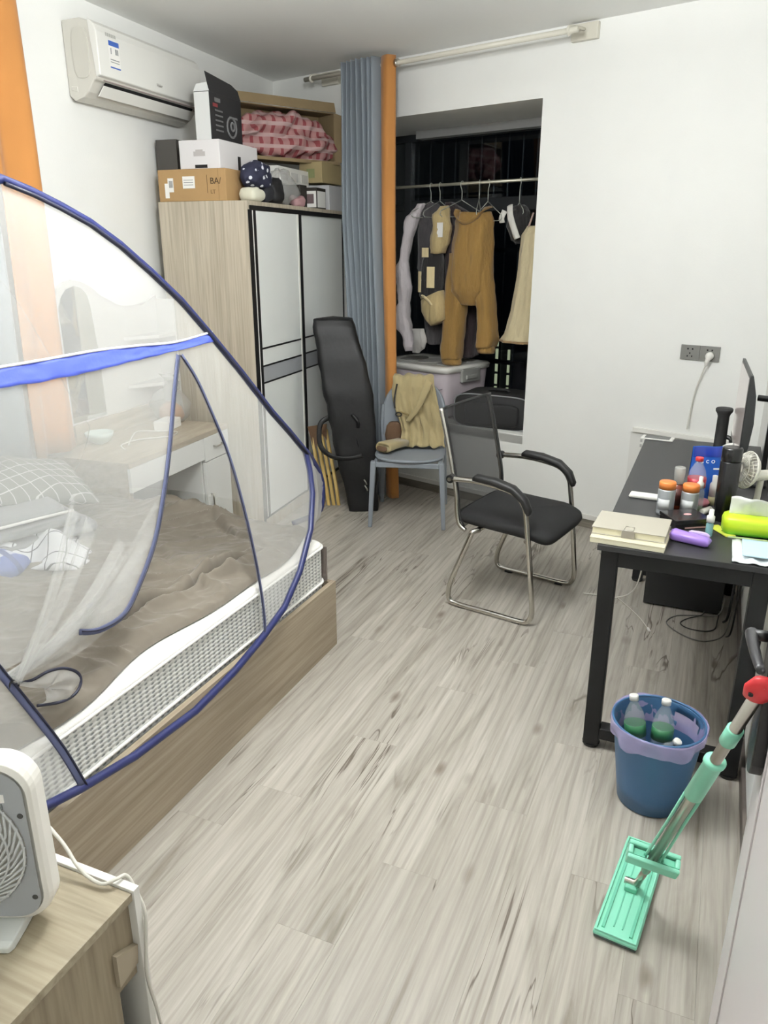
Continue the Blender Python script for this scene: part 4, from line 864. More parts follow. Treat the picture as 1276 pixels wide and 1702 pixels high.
# blue snack bag
Fb = frame((.022, 2.925, Zd), R(20))
t = thing('blue_bag', 'upright glossy blue packet with white lettering leaning by the tall black cylinder', 'packet', Fb @ V((0, 0, 0)), R(20))
bl_m = mat('blue_film', '1f52a8', .18, bump=.3, bs=25)
def bagf(u, v, s_): 
    x = (u * 2 - 1) * (.062 - .004 * v); d = .028 * (1 - v) ** .6 * max(.05, 1 - (u * 2 - 1) ** 2) ** .5
    return V((x, s_ * (d + .0008) + .012 * v + .004 * math.sin(9 * u + 5 * v), .205 * v))
b = B(Fb); b.grid(16, 18, lambda u, v: bagf(u, v, -1)); b.grid(16, 18, lambda u, v: bagf(u, v, 1)); bmesh.ops.remove_doubles(b.bm, verts=b.bm.verts, dist=.0015); b.done('bag_body', bl_m, t, sm=True)
b = B(Fb); b.grid(8, 3, lambda u, v: bagf(.03 + .94 * u, .82 + .17 * v, -1) + V((0, -.0015, 0))); b.done('top_band', mat('deep_blue_film', '1a2f86', .2), t, sm=True)
text('l u c o', .026, panel_frame(Fb @ V((-.012, -.0085, .155)), Fb.to_3x3() @ V((1, 0, 0)), (0, .1, 1)), paper_w, t)
b = B(Fb); b.box(.015, .05, -.0165, -.0160, .125, .131); b.done('white_stroke', paper_w, t)
# white lotion bottle, pink and green bits
x, y = .052, 2.90; t = thing('lotion_bottle', 'slim white bottle with yellowish base leaning by the tall black cylinder', 'bottle', (x, y, Zd))
B().lathe([(.008, Zd), (.0145, Zd), (.015, Zd + .03), (.007, Zd + .031)], (x, y, 0), 20).done('bottle_base', mat('yellow_base', 'c9c39a', .4), t, sm=True)
B().lathe([(.007, Zd + .0312), (.0145, Zd + .0312), (.0145, Zd + .075), (.009, Zd + .085), (.009, Zd + .108), (.004, Zd + .11)], (x, y, 0), 20).done('bottle_body', white_p, t, sm=True)
b = B(); b.loft([oval((.018, 2.87, z), (.8, .6, 0), (-.6, .8, 0), a, c, 18, 2.6) for z, a, c in ((Zd, .022, .016), (Zd + .012, .028, .02), (Zd + .024, .02, .014))]); solo(b, 'pink_soap', mat('pink_film', 'd98a94', .3), 'small pink wrapped item behind the orange-capped can', 'packet', (.018, 2.87, Zd))
b = B(); b.loft([oval((.012, 2.80, z), (1, 0, 0), (0, 1, 0), a, a, 16) for z, a in ((Zd, .010), (Zd + .004, .013), (Zd + .012, .013), (Zd + .016, .009))]); solo(b, 'green_cap', mat('olive_cap', '5c7038', .4), 'small olive green cap lying behind the black flat box', 'cap', (.012, 2.80, Zd))
b = B(); b.lathe([(.005, 0), (.011, 0), (.011, .05), (.005, .05)], seg=16, X=M4.Translation((.033, 2.775, Zd + .0112)) @ M4.Rotation(R(60), 4, 'Z') @ M4.Rotation(R(90), 4, 'Y') @ M4.Translation((0, 0, -.02))); solo(b, 'white_tube', offw, 'short white tube lying next to the olive green cap', 'tube', (.033, 2.775, Zd))
# black flat box
Fk = frame((-.028, 2.635, Zd), R(33))
t = thing('black_flat_box', 'flat glossy black box with a pink oval sticker before the orange-capped cans', 'box', Fk @ V((0, 0, 0)), R(33))
gb = mat('gloss_black', '1d1a1b', .22)
B(Fk).box(-.062, .062, -.052, .052, 0, .022).done('box_base', gb, t, bev=.002)
B(Fk).box(-.064, .064, -.054, .054, .0222, .034).done('lid', gb, t, bev=.002)
B(Fk).lathe([(.0005, .0342), (.014, .0342), (.014, .0348), (.0005, .0348)], (.008, .0, 0), 24, sy=.62).done('sticker', mat('pink_sticker', 'e0a9ab', .4), t)
B(Fk).box(-.03, .05, -.0550, -.0545, .004, .009).done('pink_stripe', mat('pink_stripe', 'c29a98', .4), t)
# eye drops
x, y = .050, 2.545; t = thing('dropper_bottle', 'little clear dropper bottle with blue liquid beside the yellow packet', 'bottle', (x, y, Zd))
B().lathe([(.006, Zd), (.011, Zd), (.0115, Zd + .004), (.0115, Zd + .042), (.006, Zd + .048)], (x, y, 0), 20).done('bottle_body', mat('aqua_liquid', '8fc3c9', .1, alpha=.6), t, sm=True)
B().lathe([(.005, Zd + .0485), (.0125, Zd + .0485), (.0125, Zd + .068), (.008, Zd + .071), (.0075, Zd + .09), (.003, Zd + .092)], (x, y, 0), 20).done('cap', white_p, t, sm=True)
# yellow packet
Fy = frame((.090, 2.605, Zd), R(-58))
t = thing('yellow_packet', 'small flat yellow packet with dark print between dropper and mask packet', 'packet', Fy @ V((0, 0, 0)), R(-58))
B(Fy).box(-.052, .052, -.018, .018, 0, .006).done('packet_body', mat('yellow_film', 'd8dd57', .35), t, bev=.0025)
text('zz', .018, Fy @ M4.Translation((.01, 0, .0062)), mat('olive_print', '5f6a2c', .5), t)
# purple tissue packet
Fu = frame((-.004, 2.452, Zd), R(-16))
b = B(Fu); b.loft([oval((x, .002 * math.sin(x * 90), .017), (0, 1, 0), (0, 0, 1), a, c, 20, 3) for x, a, c in ((-.062, .004, .003), (-.060, .019, .012), (-.05, .024, .0165), (0, .024, .0165), (.052, .022, .015), (.060, .020, .010), (.063, .018, .002))]); b.wrinkle(.0035, 45)
for q in b.bm.verts: q.co.z = max(q.co.z, 0)
t = thing('purple_packet', 'crinkled purple roll packet lying at the desk\'s front edge', 'packet', Fu @ V((0, 0, 0)), R(-16)); b.done('packet_body', mat('purple_film', '9c7bd0', .3), t, sm=True)
b = B(Fu); b.loft([oval((.02, .026, z), (1, 0, 0), (0, 1, 0), a, .004, 14) for z, a in ((.018, .03), (.03, .034), (.036, .026))]); b.wrinkle(.003, 40); b.done('torn_film', mat('lilac_film', 'cbb6dd', .3), t, sm=True)
# tall black cylinder (thermos)
x, y = .090, 2.735; t = thing('black_flask', 'tall black cylindrical flask behind the green tissue pack', 'flask', (x, y, Zd))
B().lathe([(.02, Zd), (.031, Zd), (.033, Zd + .004), (.033, Zd + .205), (.031, Zd + .208), (.025, Zd + .2085)], (x, y, 0), 32).done('flask_body', mat('gloss_black_metal', '0e0e0f', .25), t, sm=True)
B().lathe([(.025, Zd + .209), (.031, Zd + .209), (.0325, Zd + .213), (.0325, Zd + .25), (.030, Zd + .255), (.02, Zd + .255)], (x, y, 0), 32).done('lid', mat('gloss_black_metal', '0e0e0f', .25), t, sm=True)
# green tissue pack with tissue
Ft = frame((.165, 2.612, Zd), R(2))
t = thing('tissue_pack', 'lime green tissue packet with a white tissue sticking out on top', 'tissues', Ft @ V((0, 0, 0)), R(2))
b = B(Ft); b.loft([oval((x, 0, .033), (0, 1, 0), (0, 0, 1), a, c, 24, 4) for x, a, c in ((-.078, .018, .022), (-.074, .034, .028), (-.06, .044, .033), (0, .047, .033), (.06, .045, .033), (.078, .034, .028), (.081, .018, .022))]); b.wrinkle(.004, 30)
for q in b.bm.verts: q.co.z = max(q.co.z, 0)
m, nt, p = nodes('lime_film'); tc = nt.nodes.new('ShaderNodeTexCoord'); sp = nt.nodes.new('ShaderNodeSeparateXYZ'); nt.links.new(tc.outputs['Generated'], sp.inputs[0])
r = nt.nodes.new('ShaderNodeValToRGB'); r.color_ramp.elements[0].color = lin('55b52d'); r.color_ramp.elements[1].color = lin('c3e02e'); r.color_ramp.elements[0].position = .1; r.color_ramp.elements[1].position = .5
nt.links.new(sp.outputs['Z'], r.inputs[0]); nt.links.new(r.outputs[0], p.inputs['Base Color']); p.inputs['Roughness'].default_value = .3
b.done('pack_body', m, t, sm=True)
b = B(Ft)
b.grid(18, 8, lambda u, v: V((-.062 + .15 * u, .004 + .012 * math.sin(7 * u + 2) * v - .022 * v, (.058 + v * (.062 + .010 * math.sin(5 * u) + .004 * math.sin(11 * u + 1)))))); b.wrinkle(.004, 35); b.done('tissue', mat('tissue_white', 'e4e6dd', .9), t, sm=True, solid=.002)
B(Ft).box(-.06, .06, -.055, -.049, .0, .004).done('side_seal', mat('lime_seal', 'cfe3a3', .4), t)
# mask packet
Fm = frame((.192, 2.432, Zd), R(0))
t = thing('mask_packet', 'clear packet with pale blue face masks at the desk\'s front right corner', 'packet', Fm @ V((0, 0, 0)))
b = B(Fm); b.grid(20, 16, lambda u, v: V((-.072 + .13 * u, -.10 + .195 * v, .004 + .008 * math.sin(u * 3.14) * math.sin(v * 3.14) + .003 * math.sin(17 * u + 6 * v)))); b.wrinkle(.003, 30)
for q in b.bm.verts: q.co.z = max(q.co.z, .0035)
b.done('wrapper', mat('white_film', 'e6eaea', .25), t, sm=True, solid=.002)
b = B(Fm); b.grid(14, 12, lambda u, v: V((-.045 + .10 * u, -.075 + .14 * v, .019 + .002 * math.sin(v * 40)))); b.done('face_mask', mat('pale_blue_mask', 'bfdbe8', .8), t, sm=True, solid=.004)
# desk fan
t = thing('desk_fan', 'small white desk fan with caged head behind the tissue packet', 'fan', (.205, 2.83, Zd))
fm = offw
B().lathe([(.01, Zd), (.05, Zd), (.052, Zd + .006), (.045, Zd + .015), (.015, Zd + .018)], (.19, 2.835, 0), 28).done('fan_base', fm, t, sm=True)
B().tube([(.19, 2.835, Zd + .018), (.192, 2.83, Zd + .08), (.194, 2.82, Zd + .145)], .011, 12, sm=3).done('fan_stem', fm, t, sm=True)
B().cyl((.170, 2.80, Zd + .148), (.216, 2.825, Zd + .150), .018).done('fan_motor', fm, t, sm=True, bev=.006)
Xh = M4.Translation((.150, 2.80, Zd + .165)) @ M4.Rotation(R(25), 4, 'Z') @ M4.Rotation(R(-78), 4, 'Y')
b = B(Xh)
b.lathe([(.020, -.020), (.050, -.014), (.063, .0), (.066, .008), (.063, .008), (.05, -.010), (.020, -.016)], seg=32)
cg = b.done('cage_shell', fm, t, sm=True)
b = B(Xh)
for k in range(30):
    q = 2 * math.pi * k / 30; b.tube([V((r_ * math.cos(q), r_ * math.sin(q), z)) for r_, z in ((.012, .028), (.04, .026), (.058, .018), (.0655, .006))], .0012, 4)
for r_, z in ((.014, .028), (.045, .025)): b.tube([V((r_ * math.cos(q), r_ * math.sin(q), z)) for q in [k * math.pi / 12 for k in range(24)]], .0014, 5, True)
b.done('cage_wires', fm, t, sm=True)
b = B(Xh)
for k in range(3):
    q0 = k * 2.094; b.grid(6, 6, lambda u, v: V(((.01 + .042 * v) * math.cos(q0 + u * 1.3), (.01 + .042 * v) * math.sin(q0 + u * 1.3), .004 + .012 * u)))
b.done('blades', fm, t, sm=True, solid=.0012)
# black grip stick, cup and headphones near the monitor
x, y = .062, 3.60; t = thing('black_grip', 'black upright stick with flanged top standing behind the blue packet', 'stick', (x, y, Zd))
B().lathe([(.015, Zd), (.028, Zd), (.029, Zd + .02), (.025, Zd + .05), (.024, Zd + .19), (.028, Zd + .202), (.035, Zd + .212), (.036, Zd + .222), (.032, Zd + .227), (.01, Zd + .227)], (x, y, 0), 28).done('grip', mat('black_foam', '1a1a1a', .7), t, sm=True)
B().tube([(x + .024, y, Zd + .10), (x + .04, y - .005, Zd + .095), (x + .045, y - .005, Zd + .08)], .010, 8, sm=3).done('trigger', black_p, t, sm=True)
Xc = M4.Translation((.118, 3.40, Zd + .058)) @ M4.Rotation(R(20), 4, 'Z') @ M4.Rotation(R(-38), 4, 'X')
t = thing('white_cup', 'white paper cup lying tilted with dark inside near the monitor', 'cup', (.118, 3.40, Zd))
B(Xc).lathe([(.012, -.05), (.030, -.05), (.040, .045), (.0425, .05), (.039, .05), (.037, .044), (.028, -.044), (.012, -.044)], seg=28).done('cup_wall', white_p, t, sm=True)
B(Xc).lathe([(.001, .030), (.0355, .030), (.0355, .033), (.001, .033)], seg=24).done('dark_contents', mat('coffee', '1e1714', .3), t)
b = B(); b.grid(10, 8, lambda u, v: V((.09 + .10 * u, 3.30 + .07 * v, Zd + .003 + .012 * abs(math.sin(4 * u + 3 * v))))); b.wrinkle(.004, 30); t2 = solo(b, 'crumpled_tissue', mat('tissue_white', 'e4e6dd', .9), 'crumpled white tissue under the tilted cup', 'tissue', (.14, 3.33, Zd), solid=.003)
# monitor seen nearly edge-on, on an arm
mo = thing('monitor', 'curved black monitor seen edge-on at the right of the desk', 'monitor', (.19, 3.35, Zd))
mp0, mp1 = V((.103, 3.58, 0)), V((.122, 3.07, 0)); ey = (mp1 - mp0).normalized(); ex = V((-ey.y, ey.x, 0))
if ex.x < 0: ex = -ex
FMn = M4(((ex.x, ey.x, 0, mp0.x), (ex.y, ey.y, 0, mp0.y), (0, 0, 1, 0), (0, 0, 0, 1))); L_ = (mp1 - mp0).length
b = B(FMn); b.prism([(0, .865), (.012, .862), (.030, .93), (.036, 1.02), (.030, 1.12), (.012, 1.195), (.0, 1.197)], lambda x, z, q: V((x, q, z)), 0, L_); b.done('housing', mat('monitor_black', '1f2021', .4), mo, bev=.003)
scr, nt, p = nodes('monitor_screen'); p.inputs['Base Color'].default_value = lin('4d4a49'); p.inputs['Roughness'].default_value = .12; p.inputs['Emission Color'].default_value = lin('b5aba4'); p.inputs['Emission Strength'].default_value = .45  # emission imitates room light reflected on the screen
B(FMn).box(-.002, -.0005, .012, L_ - .012, .885, 1.185).done('screen', scr, mo)
B(FMn).box(-.0022, -.0004, .0, L_, .865, .884).done('chin', mat('silver_bezel', '9b9894', .35), mo)
B().cyl((.170, 3.30, 1.08), (.222, 3.285, 1.08), .012).done('arm_stub', black_p, mo)
B().box(.218, .236, 3.262, 3.302, Zd, 1.10).done('stand_pole', black_p, mo, bev=.003)
B().box(.165, .240, 3.18, 3.38, Zd, Zd + .012).done('stand_base', black_p, mo, bev=.003)
# computer tower under the desk with cables
t = thing('computer_tower', 'black computer tower lying on the floor under the desk\'s far half', 'computer', (.035, 3.80, 0))
B().box(-.175, .172, 3.59, 3.838, .008, .215).done('tower_case', mat('matte_black', '0f0f10', .6), t, bev=.004)
B().box(-.176, -.1755, 3.61, 3.82, .02, .205).done('front_bezel', black_p, t)
for x in (-.15, .15):
    for y in (3.62, 3.81): B().cyl((x, y, .0003), (x, y, .0085), .012).done('foot', black_p, t)
def cable(name, label, pts, r, m, sm=8, o=None):
    b = B(); b.tube(pts, r, 6, sm=sm); return solo(b, name, m, label, 'cable', o or pts[0])
gcab = mat('grey_cable', '6f6d68', .5); wcab = mat('white_cable', 'd5d2c8', .45)
cz_ = .0035
cable('grey_floor_cable', 'grey cable looping on the floor before the computer tower', [(.18, 3.58, .10), (.16, 3.56, .02), (.06, 3.55, cz_), (-.02, 3.51, cz_), (-.055, 3.43, cz_), (-.02, 3.36, cz_), (.06, 3.30, cz_), (.13, 3.31, cz_), (.19, 3.40, cz_), (.215, 3.55, .05)], .003, gcab)
cable('dark_floor_cable', 'dark cable with a tight loop inside the grey cable loop', [(.10, 3.575, .02), (.09, 3.55, cz_ * 3), (.03, 3.50, cz_), (.005, 3.44, cz_), (.04, 3.40, cz_), (.11, 3.40, cz_), (.15, 3.44, cz_), (.16, 3.52, .01), (.165, 3.585, .03)], .0028, mat('dark_cable', '2d2c2b', .5))
cable('white_earphone_lead', 'thin white lead with a plug lying on the floor inside the desk legs', [(-.29, 3.60, .004), (-.22, 3.50, .003), (-.17, 3.42, .003), (-.13, 3.33, .004)], .0022, wcab)
b = B(); b.cyl((-.128, 3.325, .006), (-.118, 3.298, .006), .0055); solo(b, 'lead_plug', white_p, 'small white plug at the end of the thin lead', 'plug', (-.12, 3.31, .001))
cable('charger_lead', 'white charger lead hanging down beside the computer tower', [(-.165, 3.30, .70), (-.18, 3.40, .45), (-.19, 3.50, .25), (-.22, 3.56, .08), (-.30, 3.60, .008), (-.38, 3.60, .0045), (-.46, 3.59, .0045)], .0032, wcab)
cable('white_power_lead', 'white cable hanging in a V under the desk top', [(.04, 3.10, .69), (.09, 3.12, .60), (.115, 3.12, .585), (.15, 3.13, .62), (.19, 3.14, .69)], .0035, wcab, 4)
for k, (x, y) in enumerate(((.215, 3.45), (.228, 3.30))):
    cable('black_power_cable', ('thick black cable hanging behind the computer tower', 'thinner black cable hanging along the right wall under the desk')[k], [(x - .02, y, .71), (x, y - .02, .5), (x - .015, y - .05, .25), (x - .02, y - .02, .08), (x - .03, y + .06, .012)], (.006, .004)[k], mat('black_cable', '141414', .5))

# ------------------------------------------------------------------ bin with liner and bottles
bx_, by_ = -.018, 2.150
bn_ = thing('waste_bin', 'blue plastic waste bin with lilac liner standing before the desk', 'bin', (bx_, by_, 0))
binm = mat('blue_bin_plastic', '3c6288', .42, bump=.05, bs=200)
b = B(); N_, prof = 56, [(.097, .004), (.104, .06), (.112, .12), (.120, .18), (.1235, .215), (.1245, .222), (.1275, .245), (.129, .252), (.132, .275), (.134, .282)]
def rg_(r, z, lift=True): return [V((bx_ + r * math.cos(2 * math.pi * k / N_), by_ + r * math.sin(2 * math.pi * k / N_), z)) for k in range(N_)]
rs = [b.ring(rg_(r, z)) for r, z in prof]
for i, (a, c) in enumerate(zip(rs, rs[1:])):
    for k in range(N_):
        if 5 <= i <= 6 and 4 <= k <= 10: continue
        b.bm.faces.new((a[k], a[(k + 1) % N_], c[(k + 1) % N_], c[k]))
b.bm.faces.new(rs[0][::-1]); b.done('bin_wall', binm, bn_, sm=True, solid=-.0022)
b = B(); b.tube(rg_(.134, .283), .004, 8, True); b.done('rim', binm, bn_, sm=True)
lm = mat('lilac_liner', 'c3b8e6', .2, alpha=.55, bump=.4, bs=30)
def liner(u, v):
    q = 2 * math.pi * u; fr = max(0, -math.sin(q + .25)); drop = .028 + .030 * fr + .008 * math.sin(5 * q) + .005 * math.sin(11 * q)
    if v < .35: t_ = v / .35; r = .118 + (.1335 - .118) * t_; z = .20 + .088 * t_
    else: t_ = (v - .35) / .65; r = .1385 + .004 * math.sin(13 * q) * t_ + .002 * math.sin(math.pi * t_); z = .289 - drop * t_
    return V((bx_ + r * math.cos(q), by_ + r * math.sin(q), z + .004 * math.sin(3 * q + 1)))
b = B(); b.grid(96, 14, lambda u, v: liner(u * 95 / 96, v), True); b.wrinkle(.0025, 45); tag(b.done('bin_liner', lm, sm=True, origin=(bx_, by_, .2)), 'crinkled lilac bin bag folded over the rim of the blue bin', 'bin bag')
grn = mat('green_label', '2f6b45', .4)
def XB(o, rx, ry): return M4.Translation(o) @ M4.Rotation(R(rx), 4, 'X') @ M4.Rotation(R(ry), 4, 'Y')
pet('water_bottle', 'empty water bottle in the bin, its white cap farther from the handle hole', 0, 0, 0, .215, .032, white_p, grn, (.40, .58), X=XB((-.070, 2.165, .118), -6, -8))
pet('water_bottle', 'empty water bottle in the bin, its white cap nearer the handle hole', 0, 0, 0, .215, .032, white_p, grn, (.40, .58), X=XB((-.005, 2.175, .115), -7, 0))
pet('lying_bottle', 'clear bottle with white cap lying low against the right inside of the bin', 0, 0, 0, .17, .028, white_p, None, (0, 0), X=XB((-.030, 2.10, .125), 10, 25))
b = B(); b.loft([oval((bx_ - .0, by_ - .01, z), (1, 0, 0), (0, 1, 0), r, r, 30) for z, r in ((.03, .08), (.09, .095), (.12, .085), (.135, .05), (.138, .01))]); b.wrinkle(.012, 22); solo(b, 'crumpled_film', mat('clear_crumple', 'b9b7c2', .2, alpha=.7), 'crumpled clear film filling the bottom of the bin', 'rubbish', (bx_, by_, .03))

# ------------------------------------------------------------------ mop
J = V((-.014, 1.727, .045)); TP = V((.150, 1.285, .955)); md = (TP - J).normalized(); ML = (TP - J).length
mint = mat('mint_plastic', '8fdcbf', .4); mint2 = mat('mint_plastic_dark', '6fc0a2', .45)
mp = thing('flat_mop', 'mint green flat mop with steel handle leaning by the blue bin', 'mop', (J.x, J.y, 0))
FP = frame((-.026, 1.733, 0), R(-6.5))
B(FP).box(-.054, .054, -.185, .185, .010, .022).done('mop_plate', mint, mp, bev=.004)
B(FP).box(-.052, .052, -.182, .182, .001, .0098).done('mop_pad', mat('grey_mop_pad', '55605d', .95), mp, bev=.002)
b = B(FP)
for x in (-.034, .034): b.box(x - .0035, x + .0035, -.165, .165, .0221, .026)
b.box(-.012, -.009, -.15, .15, .0221, .024); b.box(.009, .012, -.15, .15, .0221, .024)
b.done('plate_ribs', mint2, mp)
b = B(FP); b.box(-.051, -.046, -.18, .18, .0221, .028); b.box(.046, .051, -.18, .18, .0221, .028); b.box(-.051, .051, -.183, -.178, .0221, .028); b.box(-.051, .051, .178, .183, .0221, .028); b.done('plate_rim', mint, mp, bev=.001)
B(FP).box(-.016, .016, -.022, .022, .0221, .038).done('joint_base', mint2, mp, bev=.003)
B(FP).cyl((-.02, 0, .04), (.02, 0, .04), .009).done('joint_pin', steel, mp)
su = V((0, 0, 1)) - md * md.z; su.normalize(); sv = md.cross(su)
P = lambda t: J + md * t
def bar(a, c, r0, r1=None, name='pole', m=chrome, seg=16): return B().cyl(P(a), P(c), r0, r1, seg).done(name, m, mp, sm=True, bev=.0)
bar(.0, .10, .009, name='lower_pole', m=steel)
bar(.10, ML - .025, .0115, name='pole', m=steel)
side = V((1, 0, 0)) - md * md.x; side.normalize(); fwd = md.cross(side)
FQ = M4(((side.x, fwd.x, md.x, P(.178).x), (side.y, fwd.y, md.y, P(.178).y), (side.z, fwd.z, md.z, P(.178).z), (0, 0, 0, 1)))
sq = B(FQ); sq.box(-.062, .062, -.024, -.012, -.018, .022); sq.box(-.062, .062, .012, .024, -.018, .022); sq.box(-.062, -.050, -.0119, .0119, -.018, .022); sq.box(.050, .062, -.0119, .0119, -.018, .022); sq.box(-.0499, -.014, -.0119, .0119, -.018, .0); sq.box(.014, .0499, -.0119, .0119, -.018, .0)
sqo = sq.done('squeezer', mint, mp, bev=.004)
B(FQ).box(-.052, -.02, -.008, .008, .001, .012).done('roller', mint2, sqo); B(FQ).box(.02, .052, -.008, .008, .001, .012).done('roller', mint2, sqo)
for s_ in (-1, 1):
    B().tube([P(.17) + side * s_ * .024, P(.20) + side * s_ * .019, P(.40) + side * s_ * .017, P(.555) + side * s_ * .017], .0035, 6).done('slide_rod', mint, mp, sm=True)
b = B(); b.loft([oval(P(t_), side, fwd, r, r * .9, 20) for t_, r in ((.55, .016), (.552, .0195), (.70, .0185), (.703, .0215), (.712, .0215), (.715, .014))]); b.done('grip', mint, mp, sm=True)
b = B(); b.loft([oval(P(t_), side, fwd, r, r, 20) for t_, r in ((.79, .012), (.791, .0155), (.84, .0155), (.841, .012))]); b.done('collar', mint, mp, sm=True)
b = B(); b.loft([oval(P(t_), side, fwd, a, c, 24) for t_, a, c in ((ML - .075, .012, .010), (ML - .07, .022, .012), (ML - .045, .027, .013), (ML - .02, .020, .011), (ML - .012, .006, .005))]); b.done('hang_cap', mat('red_cap_plastic', 'd4353a', .4), mp, sm=True, label='red hanging cap of the mop handle')
b = B(); c_ = P(ML - .05) + side * -.014; b.cyl(c_ - fwd * .0145, c_ + fwd * .0145, .004, seg=10); b.done('hang_hole', dark_rec, mp)

# ------------------------------------------------------------------ door leaf, open against the right wall
DA = V((.168, 1.385, 0)); dd = V((.036, -.88, 0)).normalized(); FD = M4(((dd.x, -dd.y, 0, DA.x), (dd.y, dd.x, 0, DA.y), (0, 0, 1, 0), (0, 0, 0, 1)))
door = holder('door_1', DA, 0)
dw = mat('pinkish_white_door', 'd6d0d0', .45)
B(FD).box(0, .80, .0, .038, .012, 2.05).done('door_leaf', dw, door, bev=.002)
B(FD).box(.0, .8, -.004, -.0005, .012, .014).done('bottom_edge', dw, door)
for s0 in (.085,):
    B(FD).box(s0, s0 + .006, -.0012, -.0004, .02, 2.04).done('groove', mat('door_groove', '8f8788', .6), door)
B(FD).box(s0 + .010, s0 + .016, -.003, -.0004, .02, 2.04).done('panel_bead', dw, door)
pl_ = [(.022, 1.20), (.070, 1.20), (.078, 1.19), (.078, .76), (.066, .735), (.046, .725), (.026, .735), (.014, .76), (.014, 1.19)]
B(FD).prism(pl_, lambda x, z, q: V((x, -q, z)), .0005, .022).done('lock_plate', mat('black_lock', '1b1a1b', .35), door, bev=.003)
lv = B(FD); lv.tube([(.046, -.022, 1.0), (.046, -.050, 1.0)], .010, 12); lv.done('handle_spindle', black_p, door, sm=True)
lv = B(FD); lv.tube([(.040, -.052, 1.0), (.07, -.053, 1.0), (.13, -.050, .998), (.165, -.046, .995)], [.011, .011, .010, .007], 12, sm=3); lv.done('door_handle', mat('dark_grey_handle', '3a3a3c', .3), door, sm=True)

# ------------------------------------------------------------------ outlet, plug, trunking on the back wall
t = thing('wall_socket', 'grey double wall socket with a white plug above the desk', 'socket', FB @ V((-1.317, 0, 1.068)), AB)
sg = mat('socket_grey', '7b7a76', .4)
for u0, u1 in ((-1.419, -1.3195), (-1.3185, -1.217)):
    pz = B(FB).box(u0, u1, -.010, -.0005, 1.068, 1.146).done('socket_plate', sg, t, bev=.002)
    c_ = (u0 + u1) / 2; b = B(FB)
    for s_ in (-.012, .012): b.box(c_ + s_ - .004, c_ + s_ + .004, -.0108, -.0102, 1.122, 1.130)
    for s_, z in ((-.012, 1.088), (.012, 1.088), (0, 1.104)): b.box(c_ + s_ - .003, c_ + s_ + .003, -.0108, -.0102, z - .004, z + .004)
    b.done('socket_slots', dark_rec, pz)
t = thing('power_plug', 'white round plug with a white lead in the grey wall socket', 'plug', FB @ V((-1.262, -.01, 1.09)), AB)
b = B(FB); b.loft([oval((-1.262, y, 1.098), (1, 0, 0), (0, 0, 1), r, r, 20) for y, r in ((-.0112, .020), (-.025, .021), (-.038, .018), (-.046, .010))]); b.done('plug_body', white_p, t, sm=True)
B(FB).tube([(-1.264, -.034, 1.088), (-1.270, -.036, 1.062), (-1.275, -.030, 1.045)], [.014, .009, .005], 10, sm=3).done('strain_relief', white_p, t, sm=True)
B(FB).tube([(-1.275, -.030, 1.045), (-1.292, -.02, .99), (-1.315, -.012, .90), (-1.325, -.012, .80), (-1.327, -.03, .70)], .0035, 8, sm=6).done('lead', mat('white_cable', 'd5d2c8', .45), t, sm=True)
tr = B(FB).box(-1.632, -1.02, -.022, -.0005, .640, .668).done('trim_4', white_p, kind='structure', bev=.003)
tr2 = B(FB).box(-1.645, -.99, -.006, -.0005, .0855, .639).done('trim_5', mat('white_wall_board', 'e4e3de', .6), kind='structure')
b = B(FB)
for k in range(4): b.box(-1.585 + .022 * (k % 2), -1.572 + .022 * (k % 2), -.0068, -.0062, .585 - .03 * (k // 2), .602 - .03 * (k // 2))
b.done('grey_marks', mat('pale_grey_mark', 'b3b2ae', .7), tr2)

# ------------------------------------------------------------------ bed: oak box frame, mattress
BX0, BX1, BY0, BY1 = -2.755, -1.36, .62, 2.652
bd = thing('bed', 'double bed with pale oak box frame along the left wall', 'bed', ((BX0 + BX1) / 2, (BY0 + BY1) / 2, 0))
oakb = woodmat('bed_oak', '8a7c69', 'a89a86', (30, 2.0, 34), .5, (110, 3, 120))
B().box(BX1 - .022, BX1, BY0, BY1, .0, .30).done('side_panel', oakb, bd, bev=.001)
B().box(BX0, BX1 - .0225, BY1 - .022, BY1, .0, .30).done('foot_panel', oakb, bd, bev=.001)
B().box(BX0, BX1 - .0225, BY0, BY0 + .022, .0, .30).done('head_panel', oakb, bd, bev=.001)
B().box(BX0, BX0 + .022, BY0 + .0225, BY1 - .0225, .0, .30).done('side_panel', oakb, bd, bev=.001)
B().box(BX0 + .0225, BX1 - .0225, BY0 + .0225, BY1 - .0225, .18, .21).done('slat_board', mat('board', '8a7f6c', .8), bd)
